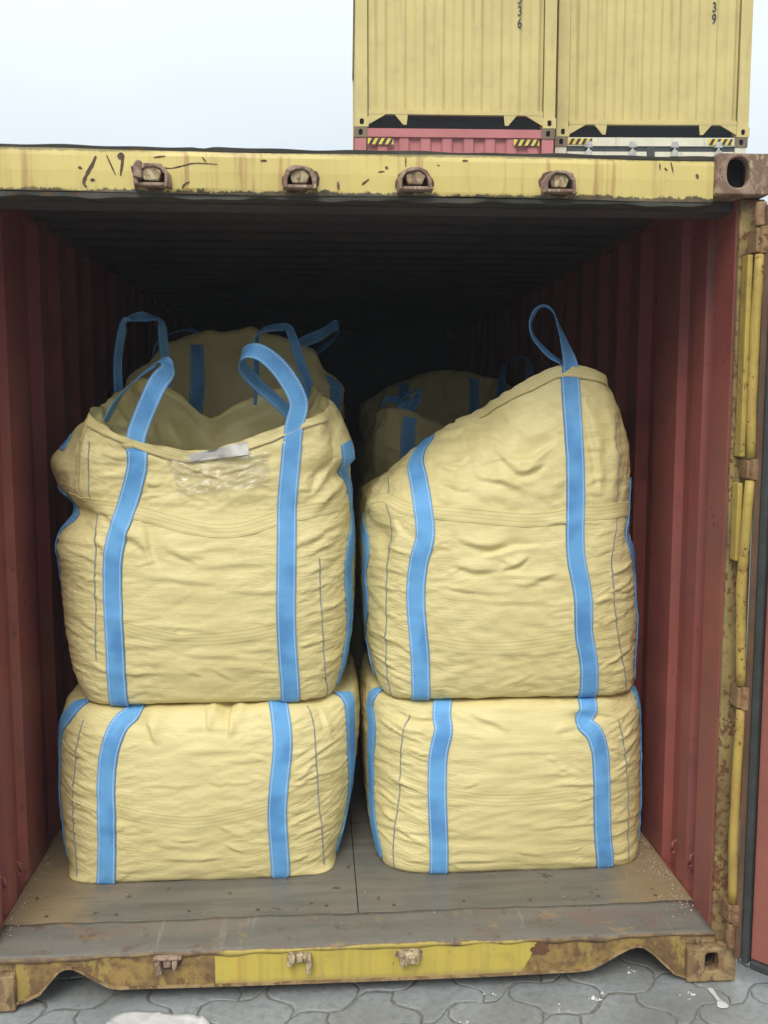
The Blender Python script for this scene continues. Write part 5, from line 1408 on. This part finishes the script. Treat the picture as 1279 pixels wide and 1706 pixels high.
# ------------------------------------------------------------------ small things on the ground and the sill
def crumple(name, outline, z, amp, mat, seed, label, cat, n=26, h=.02):
    r_ = np.random.RandomState(seed); o_ = np.array(outline, float); c = o_.mean(0); m = MB()
    per = resample([(p[0], p[1], 0) for p in list(outline) + [outline[0]]], .012)[:-1]
    rings = 9; vs = []; K = len(per)
    for k in range(rings + 1):
        f = 1 - k / rings * .97
        for p in per:
            x, y = c + (p[:2] - c) * f
            fold = abs(math.sin(x * 17 + y * 9 + seed)) + .7 * abs(math.sin(x * 8 - y * 31 + 2 * seed))
            zz = z + .0018 + h * (max(0, 1 - 3.2 * abs(math.sin(x * 11 + y * 23 + seed))) + .7 * max(0, 1 - 4 * abs(math.sin(x * 19 - y * 14 + 2 * seed))) + .35 * abs(math.sin(x * 7 + y * 5)))
            vs.append((x, y, max(zz, z + .0015)))
    fs = [(k * K + i, k * K + (i + 1) % K, (k + 1) * K + (i + 1) % K, (k + 1) * K + i) for k in range(rings) for i in range(K)]
    fs.append(tuple(range(rings * K, rings * K + K)))
    m.v = vs; m.f = fs; m.mi = [0] * len(fs)
    # local coordinates round the base of the thing
    cx, cy = float(c[0]), float(c[1])
    m.v = [(a - cx, b - cy, q_ - z) for a, b, q_ in m.v]
    o = m.build(name, mat, None, smooth=True); o.location = (cx, cy, z)
    s_ = o.modifiers.new('thick', 'SOLIDIFY'); s_.thickness = .0015; s_.offset = -1
    return tag(o, label, cat)
crumple('plastic_sheet', [(-.765, -.078), (-.752, -.045), (-.715, -.022), (-.64, -.030), (-.56, -.052), (-.47, -.085), (-.44, -.16), (-.47, -.30), (-.60, -.34), (-.74, -.30)], 0.0, .004, M['plastic'], 4,
        'white crumpled plastic sheet on the paving in front of the container', 'plastic sheet', h=.009)
crumple('torn_scrap', [(1.110, -.03), (1.128, -.028), (1.128, -.085), (1.142, -.125), (1.122, -.133), (1.104, -.126), (1.116, -.09)], 0.0, .0018, M['plastic'], 9,
        'torn pale strip on the paving just below the right bottom corner', 'scrap', h=.003)
def bits(name, spots, size, mat, label, cat, seed, parent=None):
    r_ = np.random.RandomState(seed); m = MB()
    for x, y, z in spots:
        s_ = size * r_.uniform(.4, 1.3); a = r_.uniform(0, 6.28)
        v = [(x + s_ * math.cos(a + k * 2.09) * r_.uniform(.6, 1.3), y + s_ * math.sin(a + k * 2.09) * r_.uniform(.6, 1.3), z) for k in range(3)] + [(x, y, z + s_ * r_.uniform(.5, 1.1))]
        m.add(v, [(0, 2, 1), (0, 1, 3), (1, 2, 3), (2, 0, 3)])
    return tag(m.build(name, mat, parent), label, cat, None, 'stuff')
sp_ = []
r_ = np.random.RandomState(3)
for k in range(230):
    t = r_.uniform(0, 1) ** .8; y = .10 + .62 * t; x = 1.145 - abs(r_.normal(0, .022 + .03 * (1 - abs(t - .25))))
    sp_.append((x, y, .1662 if y > .22 else .168))
for k in range(36): sp_.append((r_.uniform(-1.1, 1.05), r_.uniform(.1, .45), .168))
for k in range(90):
    y = .12 + .8 * r_.uniform(); sp_.append((-1.145 + abs(r_.normal(0, .02)), y, .1662 if y > .22 else .168))
bits('debris', sp_, .0042, M['crumb'], 'pale crumbs swept along the container floor edges', 'debris', 5)
for k, (u, cx, cy, n_, s_) in enumerate([(0, .74, -.045, 7, .007), (1, .62, -.10, 4, .007), (2, 1.04, -.05, 9, .006), (3, .40, -.02, 5, .004), (4, .31, -.16, 3, .006), (5, .90, .08, 5, .005)]):
    r_ = np.random.RandomState(90 + k)
    bits('litter', [(cx + r_.normal(0, .015), cy + r_.normal(0, .012), .0005) for _ in range(n_)], s_, M['plastic'], ['white flakes on the paving below the yellow rail patch', 'white flakes near the lower edge, right of centre', 'white flakes beside the right corner casting',
         'few white flakes by the rail, near the middle', 'white flakes nearest the camera at the middle', 'white flakes in the shade of the right cut-out'][k], 'litter', 200 + k)

# ------------------------------------------------------------------ hazy air, also standing in for lens glare over the dark inside
hz = NT('haze'); hz.t.nodes.remove(hz.b)
pv = hz.n('VolumePrincipled'); pv.inputs['Color'].default_value = (0.90, 0.95, 1.0, 1); pv.inputs['Density'].default_value = 0.0035; pv.inputs['Anisotropy'].default_value = 0.2
hz.t.links.new(pv.outputs[0], hz.out.inputs['Volume'])
tag(MB().box(-170, 170, -170, 170, -1.1, 8.4).build('haze', hz.m), kind='stuff')
